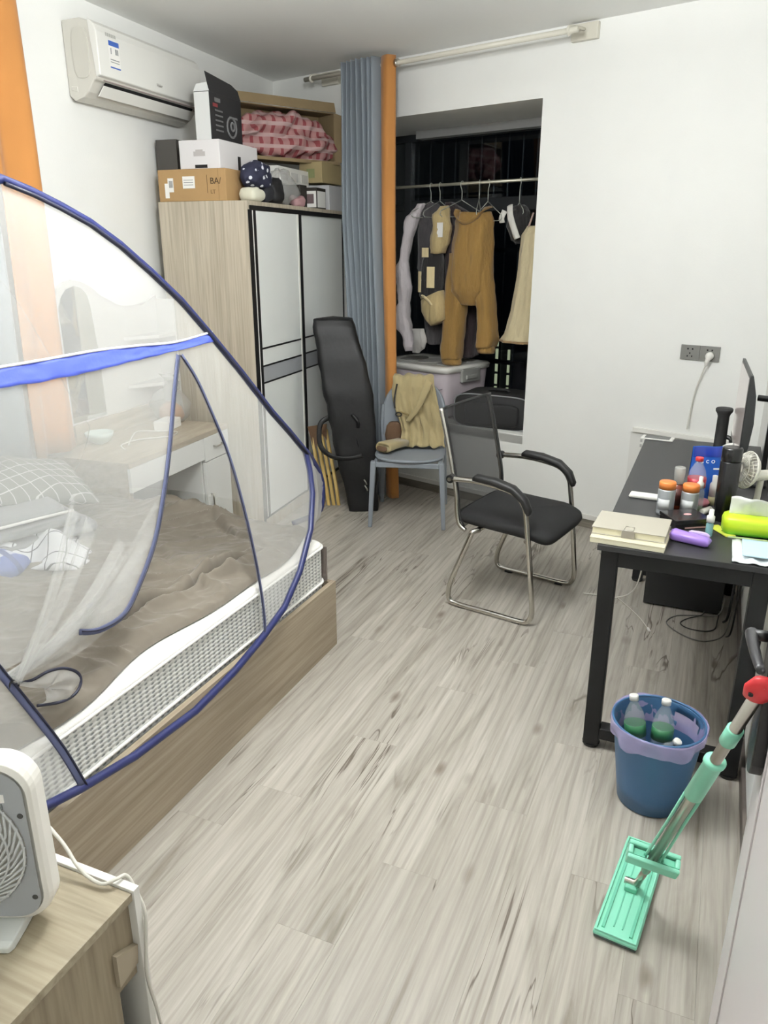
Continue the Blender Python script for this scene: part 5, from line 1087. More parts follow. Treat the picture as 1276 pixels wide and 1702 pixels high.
def mattress_mat():
    m, nt, p = nodes('mattress_mesh'); L = nt.links; tc = nt.nodes.new('ShaderNodeTexCoord'); sp = nt.nodes.new('ShaderNodeSeparateXYZ'); L.new(tc.outputs['Object'], sp.inputs[0])
    def mth(op, a, b_=None):
        n = nt.nodes.new('ShaderNodeMath'); n.operation = op
        for i, q in enumerate((a, b_)):
            if q is None: continue
            if isinstance(q, (int, float)): n.inputs[i].default_value = q
            else: L.new(q, n.inputs[i])
        return n.outputs[0]
    y = mth('ADD', sp.outputs['Y'], sp.outputs['X']); z = sp.outputs['Z']
    k1 = mth('SINE', mth('ADD', mth('MULTIPLY', y, 115), mth('MULTIPLY', z, 220))); k2 = mth('SINE', mth('SUBTRACT', mth('MULTIPLY', y, 115), mth('MULTIPLY', z, 220)))
    d = mth('MULTIPLY', k1, k2)
    r = nt.nodes.new('ShaderNodeValToRGB'); e = r.color_ramp.elements; e[0].position = .30; e[0].color = lin('d6d6d2'); e[1].position = .62; e[1].color = lin('8e9190'); L.new(d, r.inputs[0])
    p.inputs['Roughness'].default_value = .9; L.new(r.outputs[0], p.inputs['Base Color'])
    bm_ = nt.nodes.new('ShaderNodeBump'); bm_.inputs['Strength'].default_value = .4; bm_.inputs['Distance'].default_value = -.004; L.new(d, bm_.inputs['Height']); L.new(bm_.outputs[0], p.inputs['Normal']); return m
mtm = mattress_mat(); wcl = mat('white_mattress_cloth', 'e8e6e1', .9, bump=.4, bs=220)
MX0, MX1, MY0, MY1, MZ0, MZ1 = -2.73, -1.395, .65, 2.63, .2105, .485
def rrect(x0, x1, y0, y1, r, z, n=6):
    out = []
    for cx, cy, a0 in ((x1 - r, y1 - r, 0), (x0 + r, y1 - r, 90), (x0 + r, y0 + r, 180), (x1 - r, y0 + r, 270)):
        for k in range(n + 1): a = R(a0 + 90 * k / n); out.append(V((cx + r * math.cos(a), cy + r * math.sin(a), z)))
    return out
mt = thing('mattress', 'white mattress with grey honeycomb mesh sides on the oak bed frame', 'mattress', ((MX0 + MX1) / 2, (MY0 + MY1) / 2, MZ0))
b = B(); b.loft([rrect(MX0 + i, MX1 - i, MY0 + i, MY1 - i, .05, z) for z, i in ((MZ0, .008), (MZ0 + .01, 0), (MZ1 - .024, 0), (MZ1 - .020, .001))]); b.done('mesh_border', mtm, mt, sm=False)
b = B(); b.loft([rrect(MX0 + i, MX1 - i, MY0 + i, MY1 - i, .05, z) for z, i in ((MZ1 - .0195, .002), (MZ1 - .018, -.002), (MZ1 - .012, -.003), (MZ1 - .004, .004), (MZ1, .02), (MZ1 + .002, .08))]); b.done('pillow_top', wcl, mt, sm=True)
for z in (MZ1 - .020, MZ0 + .10):
    b = B(); b.tube(rrect(MX0 - .003, MX1 + .003, MY0 - .003, MY1 + .003, .05, z), .006, 6, True); b.done('piping', mat('white_piping', 'f0eee9', .8, bump=.5, bs=120), mt, sm=True)
B().box(MX1 - .045, MX1 + .006, MY1 - .004, MY1 + .004, .305, MZ1 - .03).done('corner_tape', mat('brown_grey_tape', '6b625c', .7), mt)

# duvet: wrinkled brown-grey cover
def gauss_line(x, y, pts, wd):
    best = 9
    for (ax_, ay_), (cx, cy) in zip(pts, pts[1:]):
        dx, dy = cx - ax_, cy - ay_; t_ = max(0, min(1, ((x - ax_) * dx + (y - ay_) * dy) / (dx * dx + dy * dy)))
        sx, sy = x - ax_ - dx * t_, y - ay_ - dy * t_; d_ = math.hypot(sx, sy); best = min(best, d_)
    return math.exp(-(best / wd) ** 2)
CR = [(-1.66, 1.40), (-1.62, 1.56), (-1.600, 1.80), (-1.570, 1.98), (-1.535, 2.15), (-1.50, 2.32)]
CR2 = [(-1.95, 2.60), (-1.80, 2.50), (-1.66, 2.42), (-1.55, 2.38)]
CR3 = [(-2.30, 2.20), (-2.10, 2.24), (-1.90, 2.20), (-1.75, 2.10)]
def duv(u, v):
    y = .70 + (2.675 - .70) * v
    xr = -1.432 + .020 * math.sin(3.1 * y * 2 + .6) + .012 * math.sin(11 * y) - .03 * max(0, (y - 2.3) / .35)
    x = -2.70 + (xr + 2.70) * u
    n1 = NZ.noise(V((x * 3.0, y * 3.0, 1.7))); p1 = V((x * 2.4 + y * 2.0 + .5 * n1, y * 6.2 - x * 4.8 + .9 * n1, 3.1))
    rd1 = 1 - abs(NZ.noise(p1)) * 2.0
    rd2 = 1 - abs(NZ.noise(V((x * 9 + y * 8 + n1, y * 17 - x * 15, 8.2)))) * 2
    h = .024 * max(0, rd1) ** 2 + .0065 * max(0, rd2) ** 2 + .016 * n1
    jx = .030 * NZ.noise(V((x * 7, y * 7, 2))); jy = .035 * NZ.noise(V((x * 7, y * 7, 12))); am = max(.15, .8 + 1.1 * NZ.noise(V((x * 5, y * 5, 21))))
    for c_, wd, a in ((CR, .012, -.055), ([(q[0] + .030, q[1] + .02) for q in CR], .018, .032), ([(q[0] - .036, q[1] - .01) for q in CR], .024, .040), (CR2, .016, -.022), ([(q[0] - .03, q[1] + .04) for q in CR2], .03, .022), (CR3, .02, -.012), ([(q[0], q[1] + .05) for q in CR3], .03, .014)):
        h += a * gauss_line(x + jx, y + jy, c_, wd) * am
    h += .05 * math.exp(-(((x + 2.12) / .30) ** 2 + ((y - 2.62) / .10) ** 2))
    h += .02 * math.exp(-(((x + 2.3) / .5) ** 2 + ((y - 1.3) / .6) ** 2))
    z = MZ1 + .026 + max(-.019, h)
    e = min(1, (1 - u) / .03) * min(1, v / .02) * min(1, (1 - v) / .015); z = MZ1 + .0065 + (z - MZ1 - .0065) * (max(0, e) ** .45)
    return V((x, y, z))
dv_m = mat('brown_grey_cotton', '6e665a', .9, bump=.5, bs=7, bd=.012, sheen=.25, var=.03, vs=5)
b = B(); b.grid(230, 280, duv); solo(b, 'duvet', dv_m, 'crumpled brown-grey duvet spread over the mattress', 'duvet', (-2.05, 1.7, MZ1))

# pillow, folded grey blanket, checked shirt
def chk(name, base, line, sc, wid): return plaid(name, base, line, line, sc, wid, axes='XY')
Fpw = M4.Translation((-2.615, 2.235, .705)) @ M4.Rotation(R(70), 4, 'Z') @ M4.Rotation(R(12), 4, 'Y') @ M4.Rotation(R(16), 4, 'X')
def pil(u, v, s_, a=.27, c=.19, h=.062):
    x, y = u * 2 - 1, v * 2 - 1; e = max(0, (1 - abs(x) ** 2.6)) ** .55 * max(0, (1 - abs(y) ** 2.6)) ** .55
    k = 1 - .06 * (1 - abs(y)) * abs(x) ** 4
    return V((a * x * (1 - .07 * (1 - x * x) * 0 - .05 * y * y * 0) * k, c * y * (1 - .08 * (1 - y * y) * 0), s_ * (h * e + .0012) + .006 * math.sin(11 * u + 4 * v)))
t = thing('pillow', 'grey pillow with white grid lines at the bed\'s wall side', 'pillow', Fpw.to_translation() - V((0, 0, .07)))
b = B(Fpw)
for s_ in (-1, 1): b.grid(34, 26, lambda u, v: pil(u, v, s_))
bmesh.ops.remove_doubles(b.bm, verts=b.bm.verts, dist=.003); b.wrinkle(.004, 12)
b.done('pillow_case', chk('grid_pillow_cloth', '777874', 'c6c6c1', 19, .07), t, sm=True)
Fbk = M4.Translation((-2.48, 1.98, .535)) @ M4.Rotation(R(72), 4, 'Z')
t = thing('folded_blanket', 'folded grey blanket with white edge under the grid pillow', 'blanket', Fbk.to_translation(), R(72))
gbm = mat('grey_blanket', '85878a', .9, sheen=.3, bump=.2, bs=200)
for k in range(3):
    b = B(Fbk); b.loft([oval((x, .02 * k, .03 + .042 * k), (0, 1, 0), (0, 0, 1), a * (1 - .05 * k), .021, 24, 4) for x, a in ((-.30 + .02 * k, .10), (-.28 + .02 * k, .185), (.0, .19), (.30 - .05 * k, .185), (.32 - .05 * k, .16))]); b.wrinkle(.006, 9, k); b.done('fold', gbm, t, sm=True)
B(Fbk).tube([(-.26, -.175, .123), (.0, -.185, .128), (.22, -.18, .124)], .006, 8, sm=4).done('white_edge', wcl, t, sm=True)
wsh = plaid('white_grid_shirt_cloth', 'dedfe2', '4b4d56', '4b4d56', 15, .07, axes='XY')
Fsh = M4.Translation((-2.305, 1.985, MZ1 + .038)) @ M4.Rotation(R(35), 4, 'Z')
b = B(Fsh)
def shirt(u, v):
    x = -.22 + .40 * u; y = -.16 + .34 * v; e = math.sin(math.pi * u) ** .5 * math.sin(math.pi * v) ** .5
    return V((x + .04 * math.sin(5 * v), y + .05 * math.sin(4 * u + 1), .004 + e * (.055 + .035 * math.sin(9 * u + 4 * v) + .025 * math.sin(13 * v - 5 * u))))
b.grid(50, 44, shirt); b.wrinkle(.008, 14)
for q in b.bm.verts: q.co.z = max(q.co.z, -.002)
solo(b, 'checked_shirt', wsh, 'crumpled white shirt with dark grid lines on the duvet', 'shirt', Fsh.to_translation(), rot=R(35), solid=.004)
b = B(); c_ = V((-2.275, 1.795, MZ1 + .030)); b.loft([oval(c_ + V((0, 0, z)), (.8, .5, 0), (-.5, .8, 0), a, c, 30, 2.6, 0, .07, 4) for z, a, c in ((0, .08, .06), (.02, .105, .085), (.05, .095, .075), (.075, .05, .04), (.08, .01, .01))]); b.wrinkle(.018, 12)
for q in b.bm.verts: q.co.z = max(q.co.z, MZ1 + .02)
solo(b, 'blue_garment', plaid('blue_white_cloth', '5b6fae', 'c9cfe2', '42538c', 9, .25, axes='XY'), 'bunched blue and white garment beside the checked shirt', 'garment', c_)

# ------------------------------------------------------------------ pop-up bed net
UP = [(-1.772, 1.60, 1.802), (-1.764, 1.684, 1.778), (-1.754, 1.775, 1.744), (-1.742, 1.871, 1.702), (-1.723, 1.967, 1.641), (-1.699, 2.066, 1.561), (-1.671, 2.17, 1.467), (-1.634, 2.273, 1.344), (-1.592, 2.382, 1.204), (-1.543, 2.498, 1.041), (-1.515, 2.579, .947), (-1.486, 2.653, .851)]
LW = [(-1.465, 2.645, .781), (-1.438, 2.614, .689), (-1.402, 2.524, .569), (-1.367, 2.365, .455), (-1.345, 2.202, .379), (-1.334, 2.03, .342), (-1.325, 1.843, .314), (-1.32, 1.62, .298)]
half = [V(p) for p in UP + LW]; mir = lambda p: V((p.x, 3.2 - p.y, p.z)); back = lambda p: V((-4.10 - p.x, p.y, p.z))
ring = half + [mir(p) for p in half[::-1]][1:-1] if False else half + [mir(p) for p in half[::-1]][1:-1]
net = thing('bed_net', 'white pop-up mosquito net with blue hoops over the bed, door unzipped', 'mosquito net', (-2.05, 1.6, MZ1))
def netmat(name, fac, col='f2f1ee'):
    m, nt, p = nodes(name); nt.nodes.remove(p); L = nt.links; out = nt.nodes['Material Output']; t_ = nt.nodes.new('ShaderNodeBsdfTransparent'); d = nt.nodes.new('ShaderNodeBsdfDiffuse'); tl = nt.nodes.new('ShaderNodeBsdfTranslucent')
    d.inputs[0].default_value = lin(col); tl.inputs[0].default_value = lin(col); x = nt.nodes.new('ShaderNodeMixShader'); x.inputs[0].default_value = .5; L.new(d.outputs[0], x.inputs[1]); L.new(tl.outputs[0], x.inputs[2])
    y = nt.nodes.new('ShaderNodeMixShader'); y.inputs[0].default_value = fac; L.new(t_.outputs[0], y.inputs[1]); L.new(x.outputs[0], y.inputs[2]); L.new(y.outputs[0], out.inputs[0]); return m
n1m = netmat('net_mesh', .235, 'fbfbf9'); n2m = netmat('net_mesh_gathered', .235, 'fbfbf9'); n3m = netmat('net_bunched', .5, 'e4e3e0')
navy = mat('navy_binding', '182050', .45); navy_d = mat('dark_navy_binding', '14162c', .55); greyb = mat('grey_blue_zip', '454a66', .6)
b = B(); b.tube(ring, .0125, 10, True); b.done('front_hoop', navy, net, sm=True)
b = B(); b.tube([p + V((.012, 0, -.012)) for p in half[:12]], .0065, 6); b.done('hoop_piping', navy_d, net, sm=True)
bring = [back(p) for p in [mir(q) for q in half if q.z > .52][::-1] + [q for q in half if q.z > .52]]
b = B(); b.tube(bring, .002, 6); b.done('back_hoop', n2m, net, sm=True)
# front panel with the door opening cut out of it
zL = [(-1.621, 2.063, 1.301), (-1.585, 1.977, 1.18), (-1.545, 1.886, 1.046), (-1.507, 1.791, .92), (-1.472, 1.688, .804), (-1.446, 1.577, .717), (-1.431, 1.488, .665), (-1.430, 1.393, .662), (-1.437, 1.328, .685)]
zR = [(-1.621, 2.081, 1.299), (-1.596, 2.118, 1.216), (-1.562, 2.141, 1.102), (-1.514, 2.16, .943), (-1.458, 2.148, .756), (-1.402, 2.119, .57), (-1.36, 2.082, .43), (-1.335, 2.046, .342)]
pB = [(-1.333, 1.175, .345), (-1.368, 1.157, .458), (-1.406, 1.122, .582), (-1.440, 1.087, .695)]
iA = min(range(len(half)), key=lambda i: (half[i] - V(zR[-1])).length); near = [mir(p) for p in half[::-1]][1:-1]
iB = min(range(len(near)), key=lambda i: (near[i] - V(pB[0])).length)
# order: from the right zip's foot round the far tip, the crest and the near tip to the left zip's foot
poly = [V(zR[-1])] + [p for p in half[::-1] if p.z > .36 or p.y > 2.1][0:0]
far = [p for p in half if p.y > 2.09 or p.z > .6][::-1]; nr = [p for p in [mir(q) for q in half] if p.y < 1.14 or p.z > .6]
poly = [V(zR[-1])] + far + nr[1:] + [V(p) for p in pB] + [V(p) for p in zL[::-1]] + [V(p) for p in zR[:-1]]
poly = [V((-1.33 - .30 * (p.z - .33), p.y, p.z)) for p in poly]
b = B()
for o_ in (V((0, 0, 0)), V((-.006, 0, -.0018))):
    vs_ = [b.v(p + o_) for p in poly]
    for tri in tessellate_polygon([[V((p.y, p.z, 0)) for p in poly]]): b.bm.faces.new([vs_[i] for i in tri])
b.done('front_panel', n1m, net, recalc=False)   # netting doubled: the second ply is added for a stronger white haze
strip = [i for i in range(len(ring)) if ring[i].z > .60]
b = B()
for a, c in zip(range(len(half) - 1), range(1, len(half))):
    for f in (lambda q: q, mir):
        p, q = f(half[a]), f(half[c])
        if p.z > .56 and q.z > .56:
            pb, qb = back(p), back(q); mm = lambda x, y_, t_: x.lerp(y_, t_) + V((0, (.10 if x.y > 1.6 else -.10) * 4 * t_ * (1 - t_) * min(1, abs(x.y - 1.6)), .05 * 4 * t_ * (1 - t_)))
            for k in range(6): b.face([mm(p, pb, k / 6), mm(q, qb, k / 6), mm(q, qb, (k + 1) / 6), mm(p, pb, (k + 1) / 6)])
bmesh.ops.remove_doubles(b.bm, verts=b.bm.verts, dist=.0005); b.done('canopy', netmat('net_mesh_canopy', .15, 'fbfbf9'), net, sm=True)
b = B(); b.face([p for p in bring if p.z > .58]); b.done('back_panel', n1m, net, recalc=False)
# blue band across the door head
bT = [(-1.634, .95, 1.35), (-1.634, 1.20, 1.35), (-1.634, 1.389, 1.350), (-1.634, 1.533, 1.351), (-1.634, 1.716, 1.353), (-1.634, 1.899, 1.347), (-1.632, 2.073, 1.340), (-1.637, 2.278, 1.353)]
bB = [(-1.619, .95, 1.300), (-1.619, 1.20, 1.300), (-1.619, 1.368, 1.303), (-1.618, 1.51, 1.300), (-1.619, 1.674, 1.302), (-1.621, 1.85, 1.308), (-1.622, 2.061, 1.315), (-1.626, 2.290, 1.324)]
sT, sB = smooth([V(p) for p in bT], 8), smooth([V(p) for p in bB], 8)
b = B(); nU = len(sT); b.grid(nU, 6, lambda u, v: sT[round(u * (nU - 1))].lerp(sB[round(u * (nU - 1))], v) + V((.004 + .007 * NZ.noise(V((u * 22 + v * 2.5, v * 3, 5))), 0, .004 * NZ.noise(V((u * 16, v * 2, 9)))))); b.done('blue_band', mat('blue_band_cloth', '5263c8', .6, bump=.2, bs=60), net, sm=True, solid=.002)
b = B(); b.tube([p + V((.006, 0, .002)) for p in sT], .004, 6); b.done('white_hem', wcl, net, sm=True)
for z_ in (zL, zR): 
    b = B(); b.tube([V(p) + V((.004, 0, 0)) for p in z_], .0085, 8, sm=4, flat=(1, 0, .3)); b.done('zip_tape', greyb, net, sm=True)
    b = B(); b.tube([V(p) + V((.007, (.006 if z_ is zL else -.006), 0)) for p in z_], .0022, 6, sm=4); b.done('zip_edge', navy_d, net, sm=True)
pB2 = [(-1.333, 1.175, .345), (-1.368, 1.157, .458), (-1.406, 1.122, .582), (-1.440, 1.087, .695), (-1.466, 1.061, .782), (-1.52, 1.03, .95), (-1.57, 1.04, 1.12), (-1.62, 1.09, 1.30)]
b = B(); b.tube([V(p) + V((.004, 0, 0)) for p in pB2], .012, 8, sm=3, flat=(1, 0, .3)); b.done('zip_tape', greyb, net, sm=True)
b = B(); b.tube([V(p) + V((.008, .007, 0)) for p in pB2], .003, 6, sm=3); b.done('zip_edge', navy_d, net, sm=True)
b = B(); b.tube([V((-1.428 + .004, 1.105 + .014 * math.cos(q), .655 + .014 * math.sin(q))) for q in [k * math.pi / 7 for k in range(14)]], .0028, 6, True); b.done('zip_ring', black_p, net, sm=True)
# gathered door cloth drawn aside to the left zip
hook = V((-1.440, 1.10, .675))
for k, (y1, z1, w_) in enumerate(((1.74, .86, .05), (1.66, .78, .03), (1.60, .73, .05), (1.55, .84, .03), (1.50, .80, .06), (1.42, .95, .05), (1.36, 1.02, .03))):
    e1 = V((-1.50 + .006 * k, y1, z1)); b = B()
    def gth(u, v):
        c_ = hook.lerp(e1, u) + V((.012 * math.sin(u * 3.1) + .006 * k, 0, -.05 * math.sin(math.pi * u) * (1 - .13 * k)))
        return c_ + V((.012 * math.sin(v * 9 + k), 0, (v - .5) * (.022 + w_ * 1.6 * u)))
    b.grid(16, 8, gth); b.done('gathered_cloth', n2m, net, sm=True)
lp = [(-1.440, 1.105, .655), (-1.430, 1.155, .640), (-1.424, 1.203, .640), (-1.420, 1.248, .625), (-1.412, 1.280, .597), (-1.404, 1.279, .570), (-1.400, 1.250, .553), (-1.403, 1.205, .556), (-1.418, 1.150, .575)]
ls = smooth([V(p) for p in lp], 5)
b = B(); b.tube([p + V((.004, 0, 0)) for p in ls], .004, 8); b.done('loop_binding', navy_d, net, sm=True)
b = B(); cc = V((-1.425, 1.19, .598)); b.grid(len(ls), 6, lambda u, v: ls[round(u * (len(ls) - 1))].lerp(cc, v) + V((.018 * math.sin(v * 3.14) + .006 * math.sin(u * 25 + v * 6), 0, .004 * math.sin(u * 19)))); b.done('cloth_tail', n3m, net, sm=True)
# foot-end hoop and the white cloth stretched to it
fh = [(-1.486, 2.655, .851), (-1.503, 2.745, .785), (-1.494, 2.795, .70), (-1.492, 2.80, .62), (-1.505, 2.78, .545), (-1.60, 2.72, .50)]
b = B(); b.tube([V(p) for p in fh], .0125, 10, sm=5); b.done('foot_hoop', navy, net, sm=True)
s1, s2 = smooth([V(p) for p in fh], 4), smooth([V(p) for p in [(-1.486, 2.653, .851), (-1.465, 2.645, .781), (-1.438, 2.614, .689), (-1.402, 2.524, .569), (-1.385, 2.46, .51)]], 4)
b = B(); b.grid(12, 6, lambda u, v: s2[round(u * (len(s2) - 1))].lerp(s1[round(u * (len(s2) - 1))], v) + V((.012 * math.sin(v * 12 + u * 5), 0, 0))); b.done('foot_cloth', n3m, net, sm=True)

# ------------------------------------------------------------------ dressing table with mirror behind the bed foot
dr = thing('dressing_table', 'pale oak dressing table with white drawers between bed foot and wardrobe', 'dressing table', FL @ V((.26, -2.24, 0)), AL)
V0, V1, VM = -2.70, -1.79, -2.05; ZT = .69
oakd = woodmat('dresser_oak', '948875', 'b3a793', (34, 3, 34), .5, (110, 6, 110))
wd_m = mat('white_drawer', 'dcdcd8', .4)
B(FL).box(.015, .505, V0, V1, ZT - .028, ZT).done('table_top', oakd, dr, bev=.002)
B(FL).box(.02, .49, V0 + .005, V0 + .025, 0, ZT - .0285).done('side_panel', oakd, dr)
B(FL).box(.02, .49, V1 - .025, V1 - .005, 0, ZT - .0285).done('side_panel', wd_m, dr)
B(FL).box(.02, .48, VM - .01, VM + .01, 0, ZT - .0285).done('side_panel', wd_m, dr)
B(FL).box(.016, .0195, V0 + .025, V1 - .025, 0, ZT - .0285).done('back_panel', mat('dresser_back', 'a9a59c', .7), dr)
B(FL).box(.485, .505, V0 + .006, VM - .004, .545, ZT - .0285).done('drawer', wd_m, dr, bev=.002)
d2 = B(FL).box(.485, .505, VM - .0, V1 - .006, .53, ZT - .0285).done('drawer', wd_m, dr, bev=.002)
d3 = B(FL).box(.485, .505, VM - .0, V1 - .006, .05, .525).done('door', wd_m, dr, bev=.002)
B(FL).tube([(.506, -1.96, .60), (.522, -1.96, .597), (.522, -1.88, .597), (.506, -1.88, .60)], .005, 8).done('handle', steel, d2, sm=True)
B(FL).tube([(.506, -2.02, .34), (.522, -2.02, .34), (.522, -2.02, .26), (.506, -2.02, .26)], .005, 8).done('handle', steel, d3, sm=True)
# back board with wavy top, mirror, shelves
top_w = [(-2.50, 1.40), (-2.47, 1.45), (-2.42, 1.478), (-2.36, 1.487), (-2.30, 1.475), (-2.24, 1.452), (-2.17, 1.405), (-2.10, 1.365), (-2.02, 1.342), (-1.93, 1.332), (-1.83, 1.335), (-1.76, 1.348), (-1.71, 1.375), (-1.69, 1.38)]
mb = mat('board_grey_white', 'c9c7c2', .5)
bo = B(FL).prism([(-2.50, ZT + .0005)] + top_w + [(-1.69, ZT + .0005)], lambda x, z, q: V((q, x, z)), .018, .036).done('mirror_board', mb, dr)
mr_p = [(-2.485, .80), (-2.485, 1.36), (-2.46, 1.41), (-2.42, 1.445), (-2.36, 1.458), (-2.31, 1.445), (-2.275, 1.41), (-2.26, 1.36), (-2.235, 1.10), (-2.23, .80)]
B(FL).prism(mr_p, lambda x, z, q: V((q, x, z)), .0362, .040).done('mirror', mat('mirror_glass', 'c3c8c6', .04, metal=1), bo)
for z, v0 in ((1.16, -2.02), (.90, -2.02)):
    B(FL).prism([(.0365, v0), (.0365, -1.70), (.15, -1.70), (.15, -1.86), (.08, v0 + .06)], lambda x, y, q: V((x, y, q)), z, z + .018).done('shelf', mb, dr)
B(FL).box(.0365, .15, -1.70, -1.685, ZT + .0005, 1.36).done('shelf_side', mb, dr)
B(FL).box(.0365, .05, -2.49, -1.71, ZT + .0005, ZT + .10).done('back_rail', oakd, dr)
zt = ZT + .0005
Fc = FL @ M4.Translation((.25, -2.00, zt)) @ M4.Rotation(R(8), 4, 'Z')
t = thing('white_carton', 'small white box lying on the dressing table top', 'box', Fc @ V((0, 0, 0)), AL + R(8))
B(Fc).box(-.045, .045, -.075, .075, 0, .05).done('box_body', white_p, t, bev=.003); B(Fc).box(-.046, .046, -.0755, .0755, .030, .032).done('lid_seam', offw, t)
b = B(FL); b.tube([(.30, -2.42, zt + .004), (.24, -2.32, zt + .004), (.20, -2.20, zt + .02), (.27, -2.10, zt + .005), (.36, -2.08, zt + .004), (.38, -2.18, zt + .004), (.28, -2.30, zt + .006), (.26, -2.42, zt + .004), (.34, -2.50, zt + .004)], .004, 6, sm=8); solo(b, 'white_cable', wcab, 'white charging cable looped on the dressing table top', 'cable', FL @ V((.3, -2.3, zt)), rot=AL)
b = B(FL); b.loft([oval((.17, -1.84, zt + z), (1, 0, 0), (0, 1, 0), a, c, 26) for z, a, c in ((0, .07, .06), (.03, .10, .085), (.10, .11, .09), (.16, .085, .07), (.20, .04, .035), (.24, .03, .02), (.27, .05, .03))]); b.wrinkle(.02, 16)
for q in b.bm.verts: q.co.z = max(q.co.z, zt)
solo(b, 'clear_bag', pl_bag, 'tied translucent plastic bag with snacks on the dressing table', 'bag', FL @ V((.17, -1.84, zt)), rot=AL)
b = B(FL); b.loft([oval((.17, -1.84, zt + z), (1, 0, 0), (0, 1, 0), a, a, 18) for z, a in ((.002, .05), (.03, .07), (.08, .065), (.11, .03))]); b.wrinkle(.01, 20)
for q in b.bm.verts: q.co.z = max(q.co.z, zt + .001)
solo(b, 'snack_packet', mat('snack_orange', 'c9986f', .5), 'pale orange snack packet inside the tied plastic bag', 'packet', FL @ V((.17, -1.84, zt)), rot=AL)
b = B(FL); b.lathe([(.02, 0), (.04, .01), (.065, .04), (.07, .06), (.064, .06), (.04, .014), (.015, .006)], (.13, -2.42, zt), 28); solo(b, 'mirror_reflection_shape', mat('pale_green_plastic', 'c6d4cc', .4), 'pale green bowl shape standing in for a reflection in the mirror', 'bowl', FL @ V((.16, -2.42, zt)), rot=AL)  # bowl shape added in place of a pale reflection in the mirror

# ------------------------------------------------------------------ bedside cabinet and box fan in the foreground
NX0, NX1, NY0, NY1, NZ1 = -1.325, -.868, .40, .838, .50
nt_ = thing('bedside_cabinet', 'pale oak bedside cabinet with white back edge in the near corner', 'cabinet', ((NX0 + NX1) / 2, (NY0 + NY1) / 2, 0))
oakn = woodmat('cabinet_oak', '887d68', 'a79c85', (3, 30, 30), .5, (6, 100, 100)); oakv = woodmat('cabinet_oak_side', '80745f', '9c8f78', (30, 30, 3), .5, (100, 100, 5))
B().box(NX0, NX1, NY0, NY1, NZ1 - .018, NZ1).done('top_panel', oakn, nt_, bev=.001)
B().box(NX1 - .030, NX1 - .012, NY0, NY1 - .05, .0, NZ1 - .0185).done('side_panel', oakv, nt_)
B().box(NX0, NX0 + .018, NY0, NY1, .0, NZ1 - .0185).done('side_panel', oakv, nt_)
B().box(NX0, NX1 + .004, NY1 + .0005, NY1 + .016, .0, NZ1 + .006).done('door_panel', white_p, nt_, bev=.001, label='white edge panel at the far side of the cabinet')
B().box(NX1 - .045, NX1 - .013, NY1 - .049, NY1, .30, NZ1 - .0185).done('corner_post', oakv, nt_)
b = B(); b.prism([(0, 0), (.05, .01), (.055, .05), (.0, .075)], lambda x, z, q: V((NX1 - .018 + q, NY1 - .055 + x, .325 + z)), 0, .016); b.done('hinge_block', mat('block_tan', 'a69a86', .7), nt_)
B().box(NX0 + .0185, NX1 - .0305, NY0 + .02, NY1 - .02, .02, .04).done('bottom_panel', oakv, nt_)
B().box(NX0 + .0185, NX1 - .0305, NY0, NY0 + .015, .02, NZ1 - .0185).done('back_panel', oakv, nt_)
FF = frame((-.936, .722, NZ1 + .0005), R(23.2))
fan = thing('box_fan', 'white box fan with grey back and ribbed round grille on the bedside cabinet', 'fan', FF @ V((-.16, .03, 0)), R(23.2))
def rr2(x0, x1, z0, z1, r, y, n=8): return [V((p.x, y, p.y)) for p in rrect(x0, x1, z0, z1, r, 0, n)]
b = B(FF); b.loft([rr2(-.320 + i, -i, .018 + i, .345 - i, .055, y) for y, i in ((.004, .012), (.0, .010), (.005, .003), (.016, .0), (.042, .0), (.050, .005), (.052, .02))]); b.done('housing', mat('fan_white', 'e9e6de', .38), fan, sm=False, bev=.001)
fg = mat('fan_grey_plastic', 'a7aaad', .45)
b = B(FF); N_ = 64; xc, zc, rc = -.16, .178, .136
outer = rr2(-.320 + .014, -.014, .032, .331, .045, -.002, 15); inner = [V((xc + rc * math.cos(2 * math.pi * (k + 0) / N_ ), -.002, zc + rc * math.sin(2 * math.pi * k / N_))) for k in range(N_)]
ro, ri = b.ring(outer), b.ring(inner); ri2 = b.ring([p + V((0, .02, 0)) for p in inner]); b.bridge(ro, ri); b.bridge(ri, ri2); b.done('back_plate', fg, fan)
B(FF).cyl((xc, .018, zc), (xc, .020, zc), rc - .001, seg=48).done('grille_shade', mat('fan_inside_shade', '4b4d4f', .6), fan)  # dark disc paints the shade inside the fan
b = B(FF)
for k in range(44):
    q0 = 2 * math.pi * k / 44; b.tube([V((xc + r_ * math.cos(q0 + 2.2 * (r_ / rc)), -.004 - .016 * (1 - (r_ / rc) ** 2), zc + r_ * math.sin(q0 + 2.2 * (r_ / rc)))) for r_ in (.03, .06, .09, .115, .135)], .0024, 5)
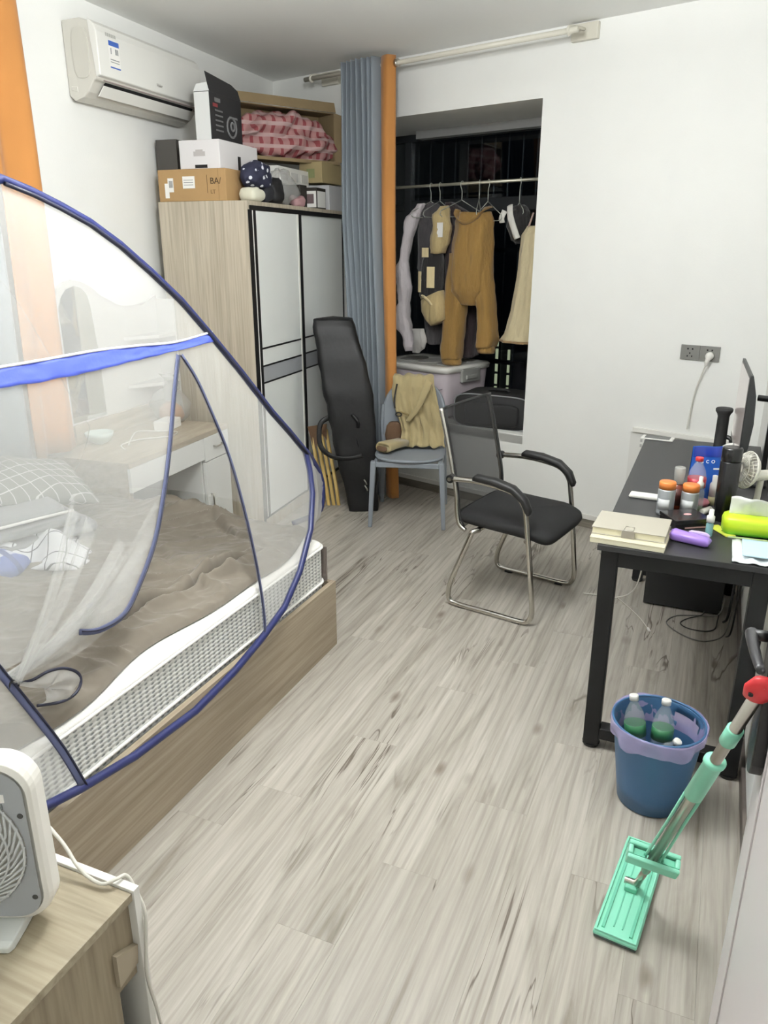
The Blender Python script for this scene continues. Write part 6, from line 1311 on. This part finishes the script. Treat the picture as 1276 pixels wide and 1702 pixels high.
for r_ in (.028, .055, .082, .109, .133): b.tube([V((xc + r_ * math.cos(q), -.004 - .016 * (1 - (r_ / rc) ** 2), zc + r_ * math.sin(q))) for q in [k * math.pi / 20 for k in range(40)]], .0024, 6, True)
b.lathe([(.001, -.004), (.030, -.004), (.030, .004), (.001, .004)], (0, 0, 0), 24, X=M4.Translation((xc, -.02, zc)) @ M4.Rotation(R(90), 4, 'X')); b.done('grille', mat('grille_silver', 'cdcfce', .35), fan, sm=True)
b = B(FF)
for x, z in ((-.024, .245), (-.024, .075), (-.296, .245), (-.296, .075)): b.cyl((x, -.0028, z), (x, -.0005, z), .005, seg=14)
b.done('screw_holes', mat('screw_dark', '4a4a48', .5), fan)
for x in (-.085, -.255):
    b = B(FF); b.loft([[V((x + sx, y, z)) for sx, z in ((-a, 0), (a, 0), (a, h_), (-a, h_))] for y, a, h_ in ((-.050, .026, .012), (-.04, .032, .018), (.0, .034, .020), (.10, .034, .020), (.13, .026, .012))]); b.done('foot', mat('foot_white', 'd5d8d4', .45), fan, bev=.003)
stl = B(FF).box(-.125, -.055, -.0032, -.0022, .292, .322).done('rating_label', mat('label_silver', 'b9bcbd', .5), fan)
b = B(FF); b.box(-.075, -.062, -.0040, -.0034, .294, .320); b.done('label_code_print', grey_l, stl)
s2_ = B(FF).box(-.10, -.045, -.0032, -.0022, .272, .288).done('white_label', paper_w, fan)
text('BE 11', .011, panel_frame(FF @ V((-.070, -.0034, .280)), FF.to_3x3() @ V((1, 0, 0)), (0, 0, 1)), print_k, s2_)
s3_ = B(FF).box(-.115, -.05, -.0032, -.0022, .258, .270).done('strip_label', mat('label_dark', '7d8081', .5), fan)
b = B(); b.tube([FF @ V((-.03, .050, .085)), (-1.075, .845, .575), (-1.048, .847, .560), (-1.018, .840, .545), (-.989, .830, .530), (-.959, .826, .515), (-.924, .826, .511), (-.905, .842, .516), (-.900, .862, .508), (-.885, .864, .48), (-.862, .858, .44), (-.857, .846, .38), (-.857, .838, .30), (-.853, .85, .19), (-.835, .85, .05), (-.80, .80, .006), (-.76, .70, .0045), (-.72, .60, .0045)], .0036, 8, sm=6); b.done('power_lead', mat('white_cable', 'd5d2c8', .45), fan, sm=True)
